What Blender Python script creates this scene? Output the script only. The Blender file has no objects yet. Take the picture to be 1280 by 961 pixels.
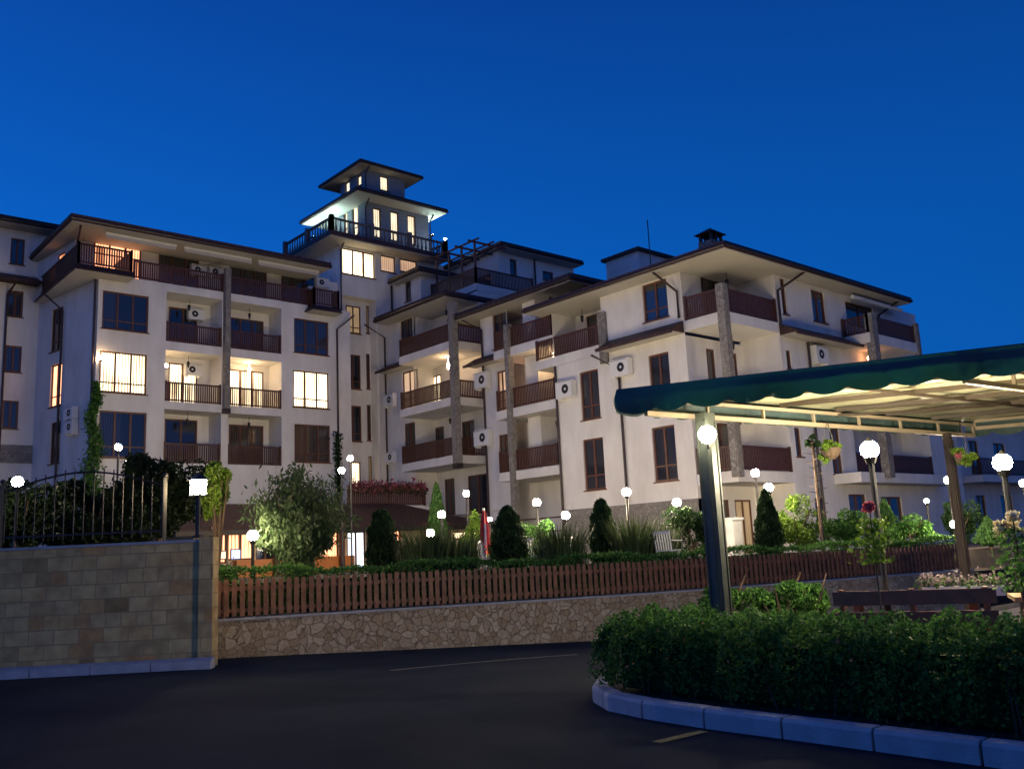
import bpy, bmesh, math, random
import numpy as np
from mathutils import Vector, Matrix
from math import radians, sin, cos, tan, pi, atan, atan2, sqrt
random.seed(7); RNG = np.random.default_rng(11)
S = bpy.context.scene; COL = S.collection

# ------------------------------------------------------------------ camera
F_PX, CX, CY = 1141.0, 640.0, 480.5
PITCH, ROLL, HEAD = radians(10.256), radians(2.697), radians(48.5)
fh = Vector((cos(HEAD), sin(HEAD), 0)); Rh = Vector((sin(HEAD), -cos(HEAD), 0)); UP = Vector((0, 0, 1))
fw = fh*cos(PITCH) + UP*sin(PITCH); up0 = -fh*sin(PITCH) + UP*cos(PITCH)
cr = Rh*cos(ROLL) - up0*sin(ROLL); cu = up0*cos(ROLL) + Rh*sin(ROLL)
CAM = Vector((0, 0, 1.65))
cd = bpy.data.cameras.new('camera'); cam = bpy.data.objects.new('camera', cd); COL.objects.link(cam)
cd.sensor_width = 36; cd.lens = 36*F_PX/1280; cd.clip_end = 3000; cd.clip_start = 0.1
cam.matrix_world = Matrix(((cr.x, cu.x, -fw.x, CAM.x), (cr.y, cu.y, -fw.y, CAM.y), (cr.z, cu.z, -fw.z, CAM.z), (0, 0, 0, 1)))
S.camera = cam

# ------------------------------------------------------------------ sky and exposure (late dusk: sun already down)
W = bpy.data.worlds.new('World'); S.world = W; W.use_nodes = True
nt = W.node_tree; nt.nodes.clear()
N = nt.nodes.new; L = nt.links.new
out = N('ShaderNodeOutputWorld'); bg = N('ShaderNodeBackground'); sky = N('ShaderNodeTexSky')
sky.sky_type = 'NISHITA'; sky.sun_disc = False; sky.sun_elevation = radians(-2.0); sky.sun_rotation = radians(-30)
sky.ozone_density = 6.0; sky.air_density = 1.0; sky.dust_density = 0.3
FILL_GLOW = 0.68
tc = N('ShaderNodeTexCoord'); sx = N('ShaderNodeSeparateXYZ'); L(tc.outputs['Generated'], sx.inputs[0])
rp = N('ShaderNodeValToRGB'); L(sx.outputs['Z'], rp.inputs[0])
e = rp.color_ramp.elements
e[0].position = 0.0; e[0].color = (0.003, 0.135, 0.56, 1)
e[1].position = 1.0; e[1].color = (0.002, 0.020, 0.13, 1)
k = e.new(0.30); k.color = (0.002, 0.100, 0.47, 1)
k = e.new(0.62); k.color = (0.002, 0.040, 0.26, 1)
def M2(op, a, b=None, c=None):
    q = N('ShaderNodeMath'); q.operation = op
    for i_, v_ in enumerate((a, b, c)):
        if v_ is None: continue
        if isinstance(v_, (int, float)): q.inputs[i_].default_value = v_
        else: L(v_, q.inputs[i_])
    return q.outputs[0]
def dirdot(v):
    d = N('ShaderNodeVectorMath'); d.operation = 'DOT_PRODUCT'; L(tc.outputs['Generated'], d.inputs[0]); d.inputs[1].default_value = v; return d.outputs['Value']
# the sky is a little brighter towards the left of the view, deeper blue towards the right
side = M2('MULTIPLY_ADD', dirdot((-Rh.x, -Rh.y, 0)), 0.34, 1.0)
sm = N('ShaderNodeVectorMath'); sm.operation = 'SCALE'; L(rp.outputs[0], sm.inputs[0]); L(side, sm.inputs['Scale'])
mx = N('ShaderNodeMixRGB'); mx.blend_type = 'ADD'; mx.inputs[0].default_value = 0.05
L(sm.outputs[0], mx.inputs[1]); L(sky.outputs[0], mx.inputs[2])
# warm lobe added low in the unseen sky behind the camera, lights facing walls
FILL_DIR = Vector((-0.50, -0.87, 0)).normalized()
g1 = M2('POWER', M2('MAXIMUM', dirdot(tuple(FILL_DIR)), 0.0), 5.0)
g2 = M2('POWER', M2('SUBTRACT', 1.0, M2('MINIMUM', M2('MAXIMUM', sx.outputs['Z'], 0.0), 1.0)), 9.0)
gl = N('ShaderNodeVectorMath'); gl.operation = 'SCALE'; gl.inputs[0].default_value = (1.0, 0.74, 0.54); L(M2('MULTIPLY', M2('MULTIPLY', g1, g2), FILL_GLOW), gl.inputs['Scale'])
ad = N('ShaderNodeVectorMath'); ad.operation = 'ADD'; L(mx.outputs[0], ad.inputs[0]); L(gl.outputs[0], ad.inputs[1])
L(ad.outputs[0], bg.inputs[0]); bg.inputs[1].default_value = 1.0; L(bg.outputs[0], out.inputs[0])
S.view_settings.view_transform = 'Standard'; S.view_settings.look = 'None'
S.view_settings.exposure = 0.0; S.view_settings.gamma = 1.0; S.view_settings.use_curve_mapping = False
try:
    S.cycles.use_light_tree = True; S.cycles.use_denoising = True
    S.cycles.max_bounces = 6; S.cycles.diffuse_bounces = 3; S.cycles.sample_clamp_indirect = 4
    S.cycles.caustics_reflective = False; S.cycles.caustics_refractive = False
except Exception: pass
LAMP = 6.2          # common gain of every lamp

# ------------------------------------------------------------------ measuring helpers
def ray(x, y): return (fw*F_PX + cr*(x-CX) - cu*(y-CY)).normalized()
def at_z(x, y, z): d = ray(x, y); return CAM + d*((z-CAM.z)/d.z)
def at_x(x, y, X): d = ray(x, y); return CAM + d*(X/d.x)
def at_y(x, y, Y): d = ray(x, y); return CAM + d*(Y/d.y)
def at_d(x, y, D): d = ray(x, y); return CAM + d*(D/d.dot(fh))

# ------------------------------------------------------------------ materials
MATS = {}
def mat(name, col, rough=0.6, metal=0.0, emis=None, estr=0.0, noise=0.0, nscale=6.0, bump=0.0, bscale=30.0, spec=0.5, wave=None):
    if name in MATS: return MATS[name]
    m = bpy.data.materials.new(name); m.use_nodes = True; n = m.node_tree; b = n.nodes['Principled BSDF']
    b.inputs['Base Color'].default_value = (*col, 1); b.inputs['Roughness'].default_value = rough
    b.inputs['Metallic'].default_value = metal
    try: b.inputs['Specular IOR Level'].default_value = spec
    except Exception: pass
    tcn = n.nodes.new('ShaderNodeTexCoord')
    if noise:
        t = n.nodes.new('ShaderNodeTexNoise'); t.inputs['Scale'].default_value = nscale; t.inputs['Detail'].default_value = 6
        n.links.new(tcn.outputs['Object'], t.inputs['Vector'])
        r = n.nodes.new('ShaderNodeValToRGB'); n.links.new(t.outputs['Fac'], r.inputs[0])
        r.color_ramp.elements[0].position = 0.3; r.color_ramp.elements[1].position = 0.7
        r.color_ramp.elements[0].color = (*[c*(1-noise) for c in col], 1)
        r.color_ramp.elements[1].color = (*[min(1, c*(1+noise)) for c in col], 1)
        n.links.new(r.outputs[0], b.inputs['Base Color'])
    if bump:
        t2 = n.nodes.new('ShaderNodeTexNoise'); t2.inputs['Scale'].default_value = bscale; t2.inputs['Detail'].default_value = 4
        n.links.new(tcn.outputs['Object'], t2.inputs['Vector'])
        bp = n.nodes.new('ShaderNodeBump'); bp.inputs['Strength'].default_value = bump; bp.inputs['Distance'].default_value = 0.02
        n.links.new(t2.outputs['Fac'], bp.inputs['Height']); n.links.new(bp.outputs[0], b.inputs['Normal'])
    if emis:
        b.inputs['Emission Color'].default_value = (*emis, 1); b.inputs['Emission Strength'].default_value = estr
    MATS[name] = m; return m
def island_tint(m, lo, hi, hue=0.0):
    """each separate leaf (mesh island) gets its own brightness"""
    n = m.node_tree; b = n.nodes['Principled BSDF']; g = n.nodes.new('ShaderNodeNewGeometry')
    r = n.nodes.new('ShaderNodeValToRGB'); n.links.new(g.outputs['Random Per Island'], r.inputs[0])
    r.color_ramp.elements[0].color = (*lo, 1); r.color_ramp.elements[1].color = (*hi, 1)
    n.links.new(r.outputs[0], b.inputs['Base Color']); return m
def leaf_mat(name, lo, hi):
    if name in MATS: return MATS[name]
    m = mat(name, lo, rough=0.6, spec=0.12); island_tint(m, lo, hi)
    n = m.node_tree; b = n.nodes['Principled BSDF']
    tr = n.nodes.new('ShaderNodeBsdfTranslucent'); mxs = n.nodes.new('ShaderNodeMixShader'); mxs.inputs[0].default_value = 0.3
    for l in b.inputs['Base Color'].links: n.links.new(l.from_socket, tr.inputs[0])
    o = n.nodes['Material Output']; n.links.new(b.outputs[0], mxs.inputs[1]); n.links.new(tr.outputs[0], mxs.inputs[2]); n.links.new(mxs.outputs[0], o.inputs[0])
    return m

plaster = mat('plaster', (0.78, 0.755, 0.71), 0.85, noise=0.05, nscale=0.8, bump=0.25, bscale=60, spec=0.2)
def weather(m):
    n = m.node_tree; b = n.nodes['Principled BSDF']; tcn = n.nodes.new('ShaderNodeTexCoord')
    mp = n.nodes.new('ShaderNodeMapping'); mp.inputs['Scale'].default_value = (0.8, 0.8, 0.22)
    n.links.new(tcn.outputs['Object'], mp.inputs[0])
    t = n.nodes.new('ShaderNodeTexNoise'); t.inputs['Scale'].default_value = 1.3; t.inputs['Detail'].default_value = 7; t.inputs['Roughness'].default_value = 0.65
    n.links.new(mp.outputs[0], t.inputs['Vector'])
    r = n.nodes.new('ShaderNodeValToRGB'); r.color_ramp.elements[0].position = 0.35; r.color_ramp.elements[1].position = 0.62
    r.color_ramp.elements[0].color = (0.85, 0.84, 0.82, 1); r.color_ramp.elements[1].color = (1, 1, 1, 1)
    n.links.new(t.outputs['Fac'], r.inputs[0])
    mm = n.nodes.new('ShaderNodeMixRGB'); mm.blend_type = 'MULTIPLY'; mm.inputs[0].default_value = 1
    src = b.inputs['Base Color'].links[0].from_socket
    n.links.new(src, mm.inputs[1]); n.links.new(r.outputs[0], mm.inputs[2]); n.links.new(mm.outputs[0], b.inputs['Base Color'])
weather(plaster)
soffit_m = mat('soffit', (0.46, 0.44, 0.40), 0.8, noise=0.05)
darkwood = mat('dark_wood', (0.075, 0.028, 0.016), 0.5, noise=0.25, nscale=9)
frame_m = mat('window_frame', (0.12, 0.045, 0.022), 0.45, noise=0.2, nscale=8)
metal_d = mat('dark_metal', (0.02, 0.02, 0.022), 0.45, 0.3)
pipe_m = mat('downpipe', (0.045, 0.03, 0.028), 0.45, 0.2)
panel_m = mat('grey_blue_panel', (0.20, 0.23, 0.26), 0.6, noise=0.1)
white_m = mat('white_plastic', (0.75, 0.75, 0.72), 0.4)
grey_m = mat('grey_metal', (0.35, 0.35, 0.34), 0.5, 0.3)
concrete = mat('concrete', (0.36, 0.36, 0.37), 0.85, noise=0.18, nscale=3, bump=0.4, bscale=40)
kerb_m = mat('kerb_stone', (0.40, 0.41, 0.43), 0.8, noise=0.15, nscale=5, bump=0.5, bscale=60)
bark = mat('bark', (0.09, 0.06, 0.04), 0.9, noise=0.3, bump=0.6)
soil = mat('soil', (0.028, 0.020, 0.015), 0.95, noise=0.4, nscale=12, bump=1.0, bscale=25)

def tile_mat():
    m = mat('roof_tiles', (0.05, 0.022, 0.018), 0.6); n = m.node_tree; b = n.nodes['Principled BSDF']
    tcn = n.nodes.new('ShaderNodeTexCoord'); br = n.nodes.new('ShaderNodeTexBrick'); br.inputs['Scale'].default_value = 1.0
    br.inputs['Color1'].default_value = (0.075, 0.032, 0.024, 1); br.inputs['Color2'].default_value = (0.042, 0.018, 0.016, 1); br.inputs['Mortar'].default_value = (0.012, 0.006, 0.005, 1)
    br.inputs['Brick Width'].default_value = 0.25; br.inputs['Row Height'].default_value = 0.2; br.inputs['Mortar Size'].default_value = 0.02
    n.links.new(tcn.outputs['Object'], br.inputs['Vector']); n.links.new(br.outputs[0], b.inputs['Base Color'])
    bp = n.nodes.new('ShaderNodeBump'); bp.inputs['Distance'].default_value = 0.03; n.links.new(br.outputs[0], bp.inputs['Height']); n.links.new(bp.outputs[0], b.inputs['Normal'])
    return m
tiles = tile_mat()

def stone_mat(name, c1, c2, c3, scale, mortar, squash=(1, 1, 1), edge=0.06):
    m = mat(name, c1, 0.85, spec=0.25); n = m.node_tree; b = n.nodes['Principled BSDF']
    tcn = n.nodes.new('ShaderNodeTexCoord'); mp = n.nodes.new('ShaderNodeMapping'); mp.inputs['Scale'].default_value = squash
    nz = n.nodes.new('ShaderNodeTexNoise'); nz.inputs['Scale'].default_value = 3.0; nz.inputs['Detail'].default_value = 3
    add = n.nodes.new('ShaderNodeMixRGB'); add.blend_type = 'LINEAR_LIGHT'; add.inputs[0].default_value = 0.12
    n.links.new(tcn.outputs['Object'], mp.inputs[0]); n.links.new(mp.outputs[0], nz.inputs['Vector'])
    n.links.new(mp.outputs[0], add.inputs[1]); n.links.new(nz.outputs['Color'], add.inputs[2])
    v = n.nodes.new('ShaderNodeTexVoronoi'); v.inputs['Scale'].default_value = scale; n.links.new(add.outputs[0], v.inputs['Vector'])
    ve = n.nodes.new('ShaderNodeTexVoronoi'); ve.feature = 'DISTANCE_TO_EDGE'; ve.inputs['Scale'].default_value = scale; n.links.new(add.outputs[0], ve.inputs['Vector'])
    sp = n.nodes.new('ShaderNodeSeparateColor'); n.links.new(v.outputs['Color'], sp.inputs[0])
    r = n.nodes.new('ShaderNodeValToRGB'); n.links.new(sp.outputs[0], r.inputs[0])
    r.color_ramp.elements[0].color = (*c1, 1); r.color_ramp.elements[1].color = (*c3, 1); q = r.color_ramp.elements.new(0.5); q.color = (*c2, 1)
    er = n.nodes.new('ShaderNodeValToRGB'); er.color_ramp.elements[0].position = edge*0.3; er.color_ramp.elements[1].position = edge; n.links.new(ve.outputs['Distance'], er.inputs[0])
    mm = n.nodes.new('ShaderNodeMixRGB'); mm.inputs[1].default_value = (*mortar, 1); n.links.new(er.outputs[0], mm.inputs[0]); n.links.new(r.outputs[0], mm.inputs[2])
    n2 = n.nodes.new('ShaderNodeTexNoise'); n2.inputs['Scale'].default_value = 22; n2.inputs['Detail'].default_value = 6; n.links.new(tcn.outputs['Object'], n2.inputs['Vector'])
    ov = n.nodes.new('ShaderNodeMixRGB'); ov.blend_type = 'OVERLAY'; ov.inputs[0].default_value = 0.55; n.links.new(mm.outputs[0], ov.inputs[1]); n.links.new(n2.outputs['Fac'], ov.inputs[2])
    n.links.new(ov.outputs[0], b.inputs['Base Color'])
    ad = n.nodes.new('ShaderNodeMath'); ad.operation = 'MULTIPLY_ADD'; ad.inputs[1].default_value = 0.25; n.links.new(n2.outputs['Fac'], ad.inputs[0]); n.links.new(er.outputs[0], ad.inputs[2])
    bp = n.nodes.new('ShaderNodeBump'); bp.inputs['Distance'].default_value = 0.03; bp.inputs['Strength'].default_value = 0.8; n.links.new(ad.outputs[0], bp.inputs['Height']); n.links.new(bp.outputs[0], b.inputs['Normal'])
    return m
rubble = stone_mat('rubble_stone', (0.33, 0.24, 0.14), (0.41, 0.32, 0.21), (0.50, 0.41, 0.28), 6.6, (0.24, 0.19, 0.13), edge=0.05)
cladding = stone_mat('stone_cladding', (0.22, 0.20, 0.18), (0.27, 0.25, 0.22), (0.32, 0.30, 0.27), 6.5, (0.19, 0.17, 0.15))

def block_mat():
    m = mat('ashlar_blocks', (0.3, 0.25, 0.2), 0.85, spec=0.25); n = m.node_tree; b = n.nodes['Principled BSDF']
    uv = n.nodes.new('ShaderNodeTexCoord'); br = n.nodes.new('ShaderNodeTexBrick'); n.links.new(uv.outputs['UV'], br.inputs['Vector'])
    br.inputs['Scale'].default_value = 1.0; br.inputs['Brick Width'].default_value = 0.40; br.inputs['Row Height'].default_value = 0.235
    br.inputs['Mortar Size'].default_value = 0.009; br.inputs['Bias'].default_value = 0; br.squash = 0.62; br.squash_frequency = 3; br.offset = 0.37; br.offset_frequency = 2
    br.inputs['Color1'].default_value = (0, 0, 0, 1); br.inputs['Color2'].default_value = (1, 1, 1, 1); br.inputs['Mortar'].default_value = (0.28, 0.28, 0.28, 1)
    r = n.nodes.new('ShaderNodeValToRGB'); n.links.new(br.outputs['Color'], r.inputs[0])
    cs = [(0, (0.24, 0.15, 0.06)), (0.10, (0.44, 0.31, 0.13)), (0.35, (0.52, 0.38, 0.17)), (0.6, (0.58, 0.42, 0.18)), (0.9, (0.56, 0.38, 0.15)), (1, (0.50, 0.27, 0.10))]
    r.color_ramp.elements[0].color = (*cs[0][1], 1); r.color_ramp.elements[1].color = (*cs[-1][1], 1)
    for p, c in cs[1:-1]: q = r.color_ramp.elements.new(p); q.color = (*c, 1)
    n2 = n.nodes.new('ShaderNodeTexNoise'); n2.inputs['Scale'].default_value = 4; n2.inputs['Detail'].default_value = 9; n.links.new(uv.outputs['UV'], n2.inputs['Vector'])
    ov = n.nodes.new('ShaderNodeMixRGB'); ov.blend_type = 'OVERLAY'; ov.inputs[0].default_value = 0.7; n.links.new(r.outputs[0], ov.inputs[1]); n.links.new(n2.outputs['Fac'], ov.inputs[2])
    mo = n.nodes.new('ShaderNodeMixRGB'); mo.inputs[2].default_value = (0.40, 0.29, 0.14, 1); n.links.new(br.outputs['Fac'], mo.inputs[0]); n.links.new(ov.outputs[0], mo.inputs[1]); n.links.new(mo.outputs[0], b.inputs['Base Color'])
    sb = n.nodes.new('ShaderNodeMath'); sb.operation = 'SUBTRACT'; n.links.new(n2.outputs['Fac'], sb.inputs[0]); n.links.new(br.outputs['Fac'], sb.inputs[1])
    bp = n.nodes.new('ShaderNodeBump'); bp.inputs['Distance'].default_value = 0.02; n.links.new(sb.outputs[0], bp.inputs['Height']); n.links.new(bp.outputs[0], b.inputs['Normal'])
    return m
ashlar = block_mat()

def asphalt_mat():
    m = mat('asphalt', (0.045, 0.045, 0.05), 0.95, spec=0.05); n = m.node_tree; b = n.nodes['Principled BSDF']
    tcn = n.nodes.new('ShaderNodeTexCoord')
    a = n.nodes.new('ShaderNodeTexNoise'); a.inputs['Scale'].default_value = 0.5; a.inputs['Detail'].default_value = 8; a.inputs['Roughness'].default_value = 0.6
    c = n.nodes.new('ShaderNodeTexNoise'); c.inputs['Scale'].default_value = 60; c.inputs['Detail'].default_value = 3
    for t in (a, c): n.links.new(tcn.outputs['Object'], t.inputs['Vector'])
    mm = n.nodes.new('ShaderNodeMixRGB'); mm.inputs[0].default_value = 0.45; n.links.new(a.outputs['Fac'], mm.inputs[1]); n.links.new(c.outputs['Fac'], mm.inputs[2])
    r = n.nodes.new('ShaderNodeValToRGB'); r.color_ramp.elements[0].position = 0.35; r.color_ramp.elements[1].position = 0.68
    r.color_ramp.elements[0].color = (0.011, 0.016, 0.025, 1); r.color_ramp.elements[1].color = (0.029, 0.039, 0.053, 1)
    n.links.new(mm.outputs[0], r.inputs[0]); n.links.new(r.outputs[0], b.inputs['Base Color'])
    bp = n.nodes.new('ShaderNodeBump'); bp.inputs['Distance'].default_value = 0.006; n.links.new(c.outputs['Fac'], bp.inputs['Height']); n.links.new(bp.outputs[0], b.inputs['Normal'])
    return m
asphalt = asphalt_mat()

def pane_mat(name, curtain):
    """unlit glazing: dark room with a pale curtain hanging behind part of a glossy pane"""
    m = mat(name, (0.02, 0.022, 0.028), 0.06, spec=1.0); n = m.node_tree; b = n.nodes['Principled BSDF']
    b.inputs['IOR'].default_value = 1.55
    tcn = n.nodes.new('ShaderNodeTexCoord'); w = n.nodes.new('ShaderNodeTexWave'); w.inputs['Scale'].default_value = 3.2; w.inputs['Distortion'].default_value = 1.2
    mp = n.nodes.new('ShaderNodeMapping'); mp.inputs['Scale'].default_value = (1, 1, 0.06); n.links.new(tcn.outputs['Object'], mp.inputs[0]); n.links.new(mp.outputs[0], w.inputs['Vector'])
    nz = n.nodes.new('ShaderNodeTexNoise'); nz.inputs['Scale'].default_value = 0.55; n.links.new(mp.outputs[0], nz.inputs['Vector'])
    r2 = n.nodes.new('ShaderNodeValToRGB'); r2.color_ramp.elements[0].position = 0.47; r2.color_ramp.elements[1].position = 0.53; n.links.new(nz.outputs['Fac'], r2.inputs[0])
    mu = n.nodes.new('ShaderNodeMath'); mu.operation = 'MULTIPLY'; n.links.new(w.outputs['Fac'], mu.inputs[0]); n.links.new(r2.outputs[0], mu.inputs[1])
    r = n.nodes.new('ShaderNodeValToRGB'); r.color_ramp.elements[0].color = (0.018, 0.02, 0.026, 1); r.color_ramp.elements[1].color = (*curtain, 1)
    n.links.new(mu.outputs[0], r.inputs[0]); n.links.new(r.outputs[0], b.inputs['Base Color'])
    return m
pane_dark = pane_mat('dark_pane', (0.05, 0.055, 0.075))
pane_brown = pane_mat('brown_pane', (0.10, 0.075, 0.055))
def lit_pane(name, col, s, lo=0.45):
    """glazing of a lit room: folds of a translucent curtain in front of the lamp"""
    m = mat(name, (0.3, 0.25, 0.18), 0.2); n = m.node_tree; b = n.nodes['Principled BSDF']
    tcn = n.nodes.new('ShaderNodeTexCoord'); w = n.nodes.new('ShaderNodeTexWave'); w.inputs['Scale'].default_value = 2.3; w.inputs['Distortion'].default_value = 3; w.inputs['Detail'].default_value = 2
    mp = n.nodes.new('ShaderNodeMapping'); mp.inputs['Scale'].default_value = (1, 1, 0.08); n.links.new(tcn.outputs['Object'], mp.inputs[0]); n.links.new(mp.outputs[0], w.inputs['Vector'])
    nz = n.nodes.new('ShaderNodeTexNoise'); nz.inputs['Scale'].default_value = 0.9; nz.inputs['Detail'].default_value = 2; n.links.new(tcn.outputs['Object'], nz.inputs['Vector'])
    mu = n.nodes.new('ShaderNodeMixRGB'); mu.inputs[0].default_value = 0.6; n.links.new(w.outputs['Color'], mu.inputs[1]); n.links.new(nz.outputs['Fac'], mu.inputs[2])
    r = n.nodes.new('ShaderNodeValToRGB'); r.color_ramp.elements[0].position = 0.30; r.color_ramp.elements[1].position = 0.58
    r.color_ramp.elements[0].color = (col[0]*lo, col[1]*lo*0.75, col[2]*lo*0.55, 1); r.color_ramp.elements[1].color = (*col, 1)
    n.links.new(mu.outputs[0], r.inputs[0]); n.links.new(r.outputs[0], b.inputs['Emission Color']); b.inputs['Emission Strength'].default_value = s
    return m
lit_white = lit_pane('lit_white_pane', (1.0, 0.80, 0.50), 3.6, 0.16)
lit_orange = lit_pane('lit_orange_pane', (1.0, 0.40, 0.20), 3.0, 0.25)
lit_dim = lit_pane('lit_dim_pane', (0.62, 0.42, 0.20), 0.5)
lit_curtain = lit_pane('lit_curtain_pane', (0.9, 0.58, 0.36), 0.75)
lit_cool = lit_pane('lit_cool_pane', (0.95, 0.84, 0.58), 1.5, 0.35)
lit_shop = mat('shop_light', (0.8, 0.8, 0.8), 0.3, emis=(0.75, 0.88, 1.0), estr=2.2)
PANES = dict(d=pane_dark, b=pane_brown, w=lit_white, o=lit_orange, m=lit_dim, c=lit_curtain, k=lit_cool, s=lit_shop)
glow_warm = mat('warm_globe', (1, 1, 1), 0.3, emis=(1.0, 0.81, 0.55), estr=125*LAMP)
glow_near = mat('warm_near_globe', (1, 1, 1), 0.3, emis=(1.0, 0.84, 0.58), estr=150*LAMP)
glow_dim = mat('dim_warm_globe', (1, 1, 1), 0.3, emis=(1.0, 0.83, 0.60), estr=50*LAMP)
glow_wall = mat('wall_lamp_glow', (1, 1, 1), 0.3, emis=(1.0, 0.66, 0.36), estr=80)
glow_cyan = mat('cyan_flood_glow', (1, 1, 1), 0.3, emis=(0.68, 1.0, 0.94), estr=330)
glow_cool = mat('cool_glow', (1, 1, 1), 0.3, emis=(0.8, 0.9, 1.0), estr=30*LAMP)

# ------------------------------------------------------------------ mesh helpers
class MB:
    def __init__(s): s.v = []; s.f = []; s.uv = None
    def add(s, vs, fs):
        b = len(s.v); s.v += [tuple(v) for v in vs]; s.f += [tuple(b+i for i in f) for f in fs]; return s
    def box(s, x0, y0, z0, x1, y1, z1):
        return s.add([(x0,y0,z0),(x1,y0,z0),(x1,y1,z0),(x0,y1,z0),(x0,y0,z1),(x1,y0,z1),(x1,y1,z1),(x0,y1,z1)],
                     [(0,3,2,1),(4,5,6,7),(0,1,5,4),(1,2,6,5),(2,3,7,6),(3,0,4,7)])
    def fbox(s, F, s0, s1, z0, z1, d0, d1):
        p = [F.p(a, z, d) for z in (z0, z1) for a, d in ((s0, d0), (s1, d0), (s1, d1), (s0, d1))]
        return s.add(p, [(0,3,2,1),(4,5,6,7),(0,1,5,4),(1,2,6,5),(2,3,7,6),(3,0,4,7)])
    def quad(s, a, b, c, d): return s.add([a, b, c, d], [(0, 1, 2, 3)])
    def prism(s, pts, z0, z1, zt=None):
        n = len(pts); return s.add([(x, y, z0) for x, y in pts] + [(x, y, z1) for x, y in pts],
            [tuple(range(n-1, -1, -1)), tuple(range(n, 2*n))] + [(i, (i+1) % n, n+(i+1) % n, n+i) for i in range(n)])
    def bar(s, a, b, w, h=None):
        a = Vector(a); b = Vector(b); d = (b-a).normalized(); h = h or w
        u = d.cross(UP) if abs(d.z) < 0.95 else d.cross(Vector((1, 0, 0))); u.normalize(); v = u.cross(d)
        p = [q + u*i*w/2 + v*j*h/2 for q in (a, b) for i, j in ((-1,-1),(1,-1),(1,1),(-1,1))]
        return s.add(p, [(0,3,2,1),(4,5,6,7),(0,1,5,4),(1,2,6,5),(2,3,7,6),(3,0,4,7)])
    def tube(s, pts, r, n=8, cap=True):
        pts = [Vector(p) for p in pts]; rs = r if isinstance(r, (list, tuple)) else [r]*len(pts); ring = []
        for i, p in enumerate(pts):
            d = (pts[min(i+1, len(pts)-1)] - pts[max(i-1, 0)]).normalized()
            u = d.cross(UP) if abs(d.z) < 0.9 else d.cross(Vector((0, 1, 0))); u.normalize(); v = u.cross(d)
            ring += [p + (u*cos(2*pi*k/n) + v*sin(2*pi*k/n))*rs[i] for k in range(n)]
        fs = [(i*n+k, i*n+(k+1) % n, (i+1)*n+(k+1) % n, (i+1)*n+k) for i in range(len(pts)-1) for k in range(n)]
        if cap: fs += [tuple(range(n-1, -1, -1)), tuple((len(pts)-1)*n+k for k in range(n))]
        return s.add(ring, fs)
    def ball(s, c, r, n=10, m=7, sz=1.0):
        c = Vector(c); vs = [c + Vector((0, 0, r*sz))]
        for j in range(1, m):
            t = pi*j/m; vs += [c + Vector((r*sin(t)*cos(2*pi*i/n), r*sin(t)*sin(2*pi*i/n), r*sz*cos(t))) for i in range(n)]
        vs.append(c - Vector((0, 0, r*sz)))
        fs = [(0, 1+i, 1+(i+1) % n) for i in range(n)]
        for j in range(m-2): fs += [(1+j*n+i, 1+(j+1)*n+i, 1+(j+1)*n+(i+1) % n, 1+j*n+(i+1) % n) for i in range(n)]
        l = 1+(m-2)*n; fs += [(l+i, len(vs)-1, l+(i+1) % n) for i in range(n)]
        return s.add(vs, fs)
    def cone(s, c, r0, r1, h, n=14):
        c = Vector(c); return s.tube([c, c+Vector((0, 0, h))], [r0, max(r1, 0.001)], n)
def root_loc(p):
    while p.parent: p = p.parent
    return p.location
def obj(name, m, material, parent=None, smooth=False, loc=None, **tags):
    me = bpy.data.meshes.new(name)
    o = bpy.data.objects.new(name, me); COL.objects.link(o)
    off = Vector((0, 0, 0))
    if parent is not None: o.parent = parent; off = root_loc(parent)
    elif loc is not None: o.location = loc; off = Vector(loc)
    me.from_pydata([(v[0]-off.x, v[1]-off.y, v[2]-off.z) for v in m.v], [], m.f); me.materials.append(material)
    if m.uv:
        ul = me.uv_layers.new(name='UVMap'); k = 0
        for poly in me.polygons:
            for li in poly.loop_indices: ul.data[li].uv = m.uv(m.v[me.loops[li].vertex_index])
    if smooth:
        for p in me.polygons: p.use_smooth = True
    for k_, v_ in tags.items(): o[k_] = v_
    return o
def thing(name, loc, label, cat, group=None):
    o = bpy.data.objects.new(name, None); COL.objects.link(o); o.location = loc; o.empty_display_size = 0.3
    o['label'] = label; o['category'] = cat
    if group: o['group'] = group
    return o
def copy_thing(r, loc, label, rotz=None):
    c = r.copy(); COL.objects.link(c); c.location = loc; c['label'] = label
    if rotz is not None: c.rotation_euler = (0, 0, rotz)
    for ch in [x for x in bpy.data.objects if x.parent == r]:
        d = ch.copy(); COL.objects.link(d); d.parent = c
        for g in [x for x in bpy.data.objects if x.parent == ch]:
            q = g.copy(); COL.objects.link(q); q.parent = d
    return c
class Frame:
    """vertical plane: origin o, horizontal direction d, outward normal n"""
    def __init__(s, o, d, n):
        s.o = Vector((o[0], o[1], 0)); s.d = Vector((d[0], d[1], 0)).normalized(); s.n = Vector((n[0], n[1], 0)).normalized()
    def p(s, a, z, dep=0): return s.o + s.d*a + s.n*dep + Vector((0, 0, z))
    def px(s, x, y, dep=0):
        q = s.o + s.n*dep; r = ray(x, y); t = (q-CAM).dot(s.n)/r.dot(s.n); h = CAM + r*t
        return (h - s.o).dot(s.d), h.z
    def rect(s, x0, y0, x1, y1, dep=0):
        a, zt = s.px(x0, y0, dep); b, zb = s.px(x1, y1, dep)
        return (min(a, b), max(a, b), min(zt, zb), max(zt, zb))
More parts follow.
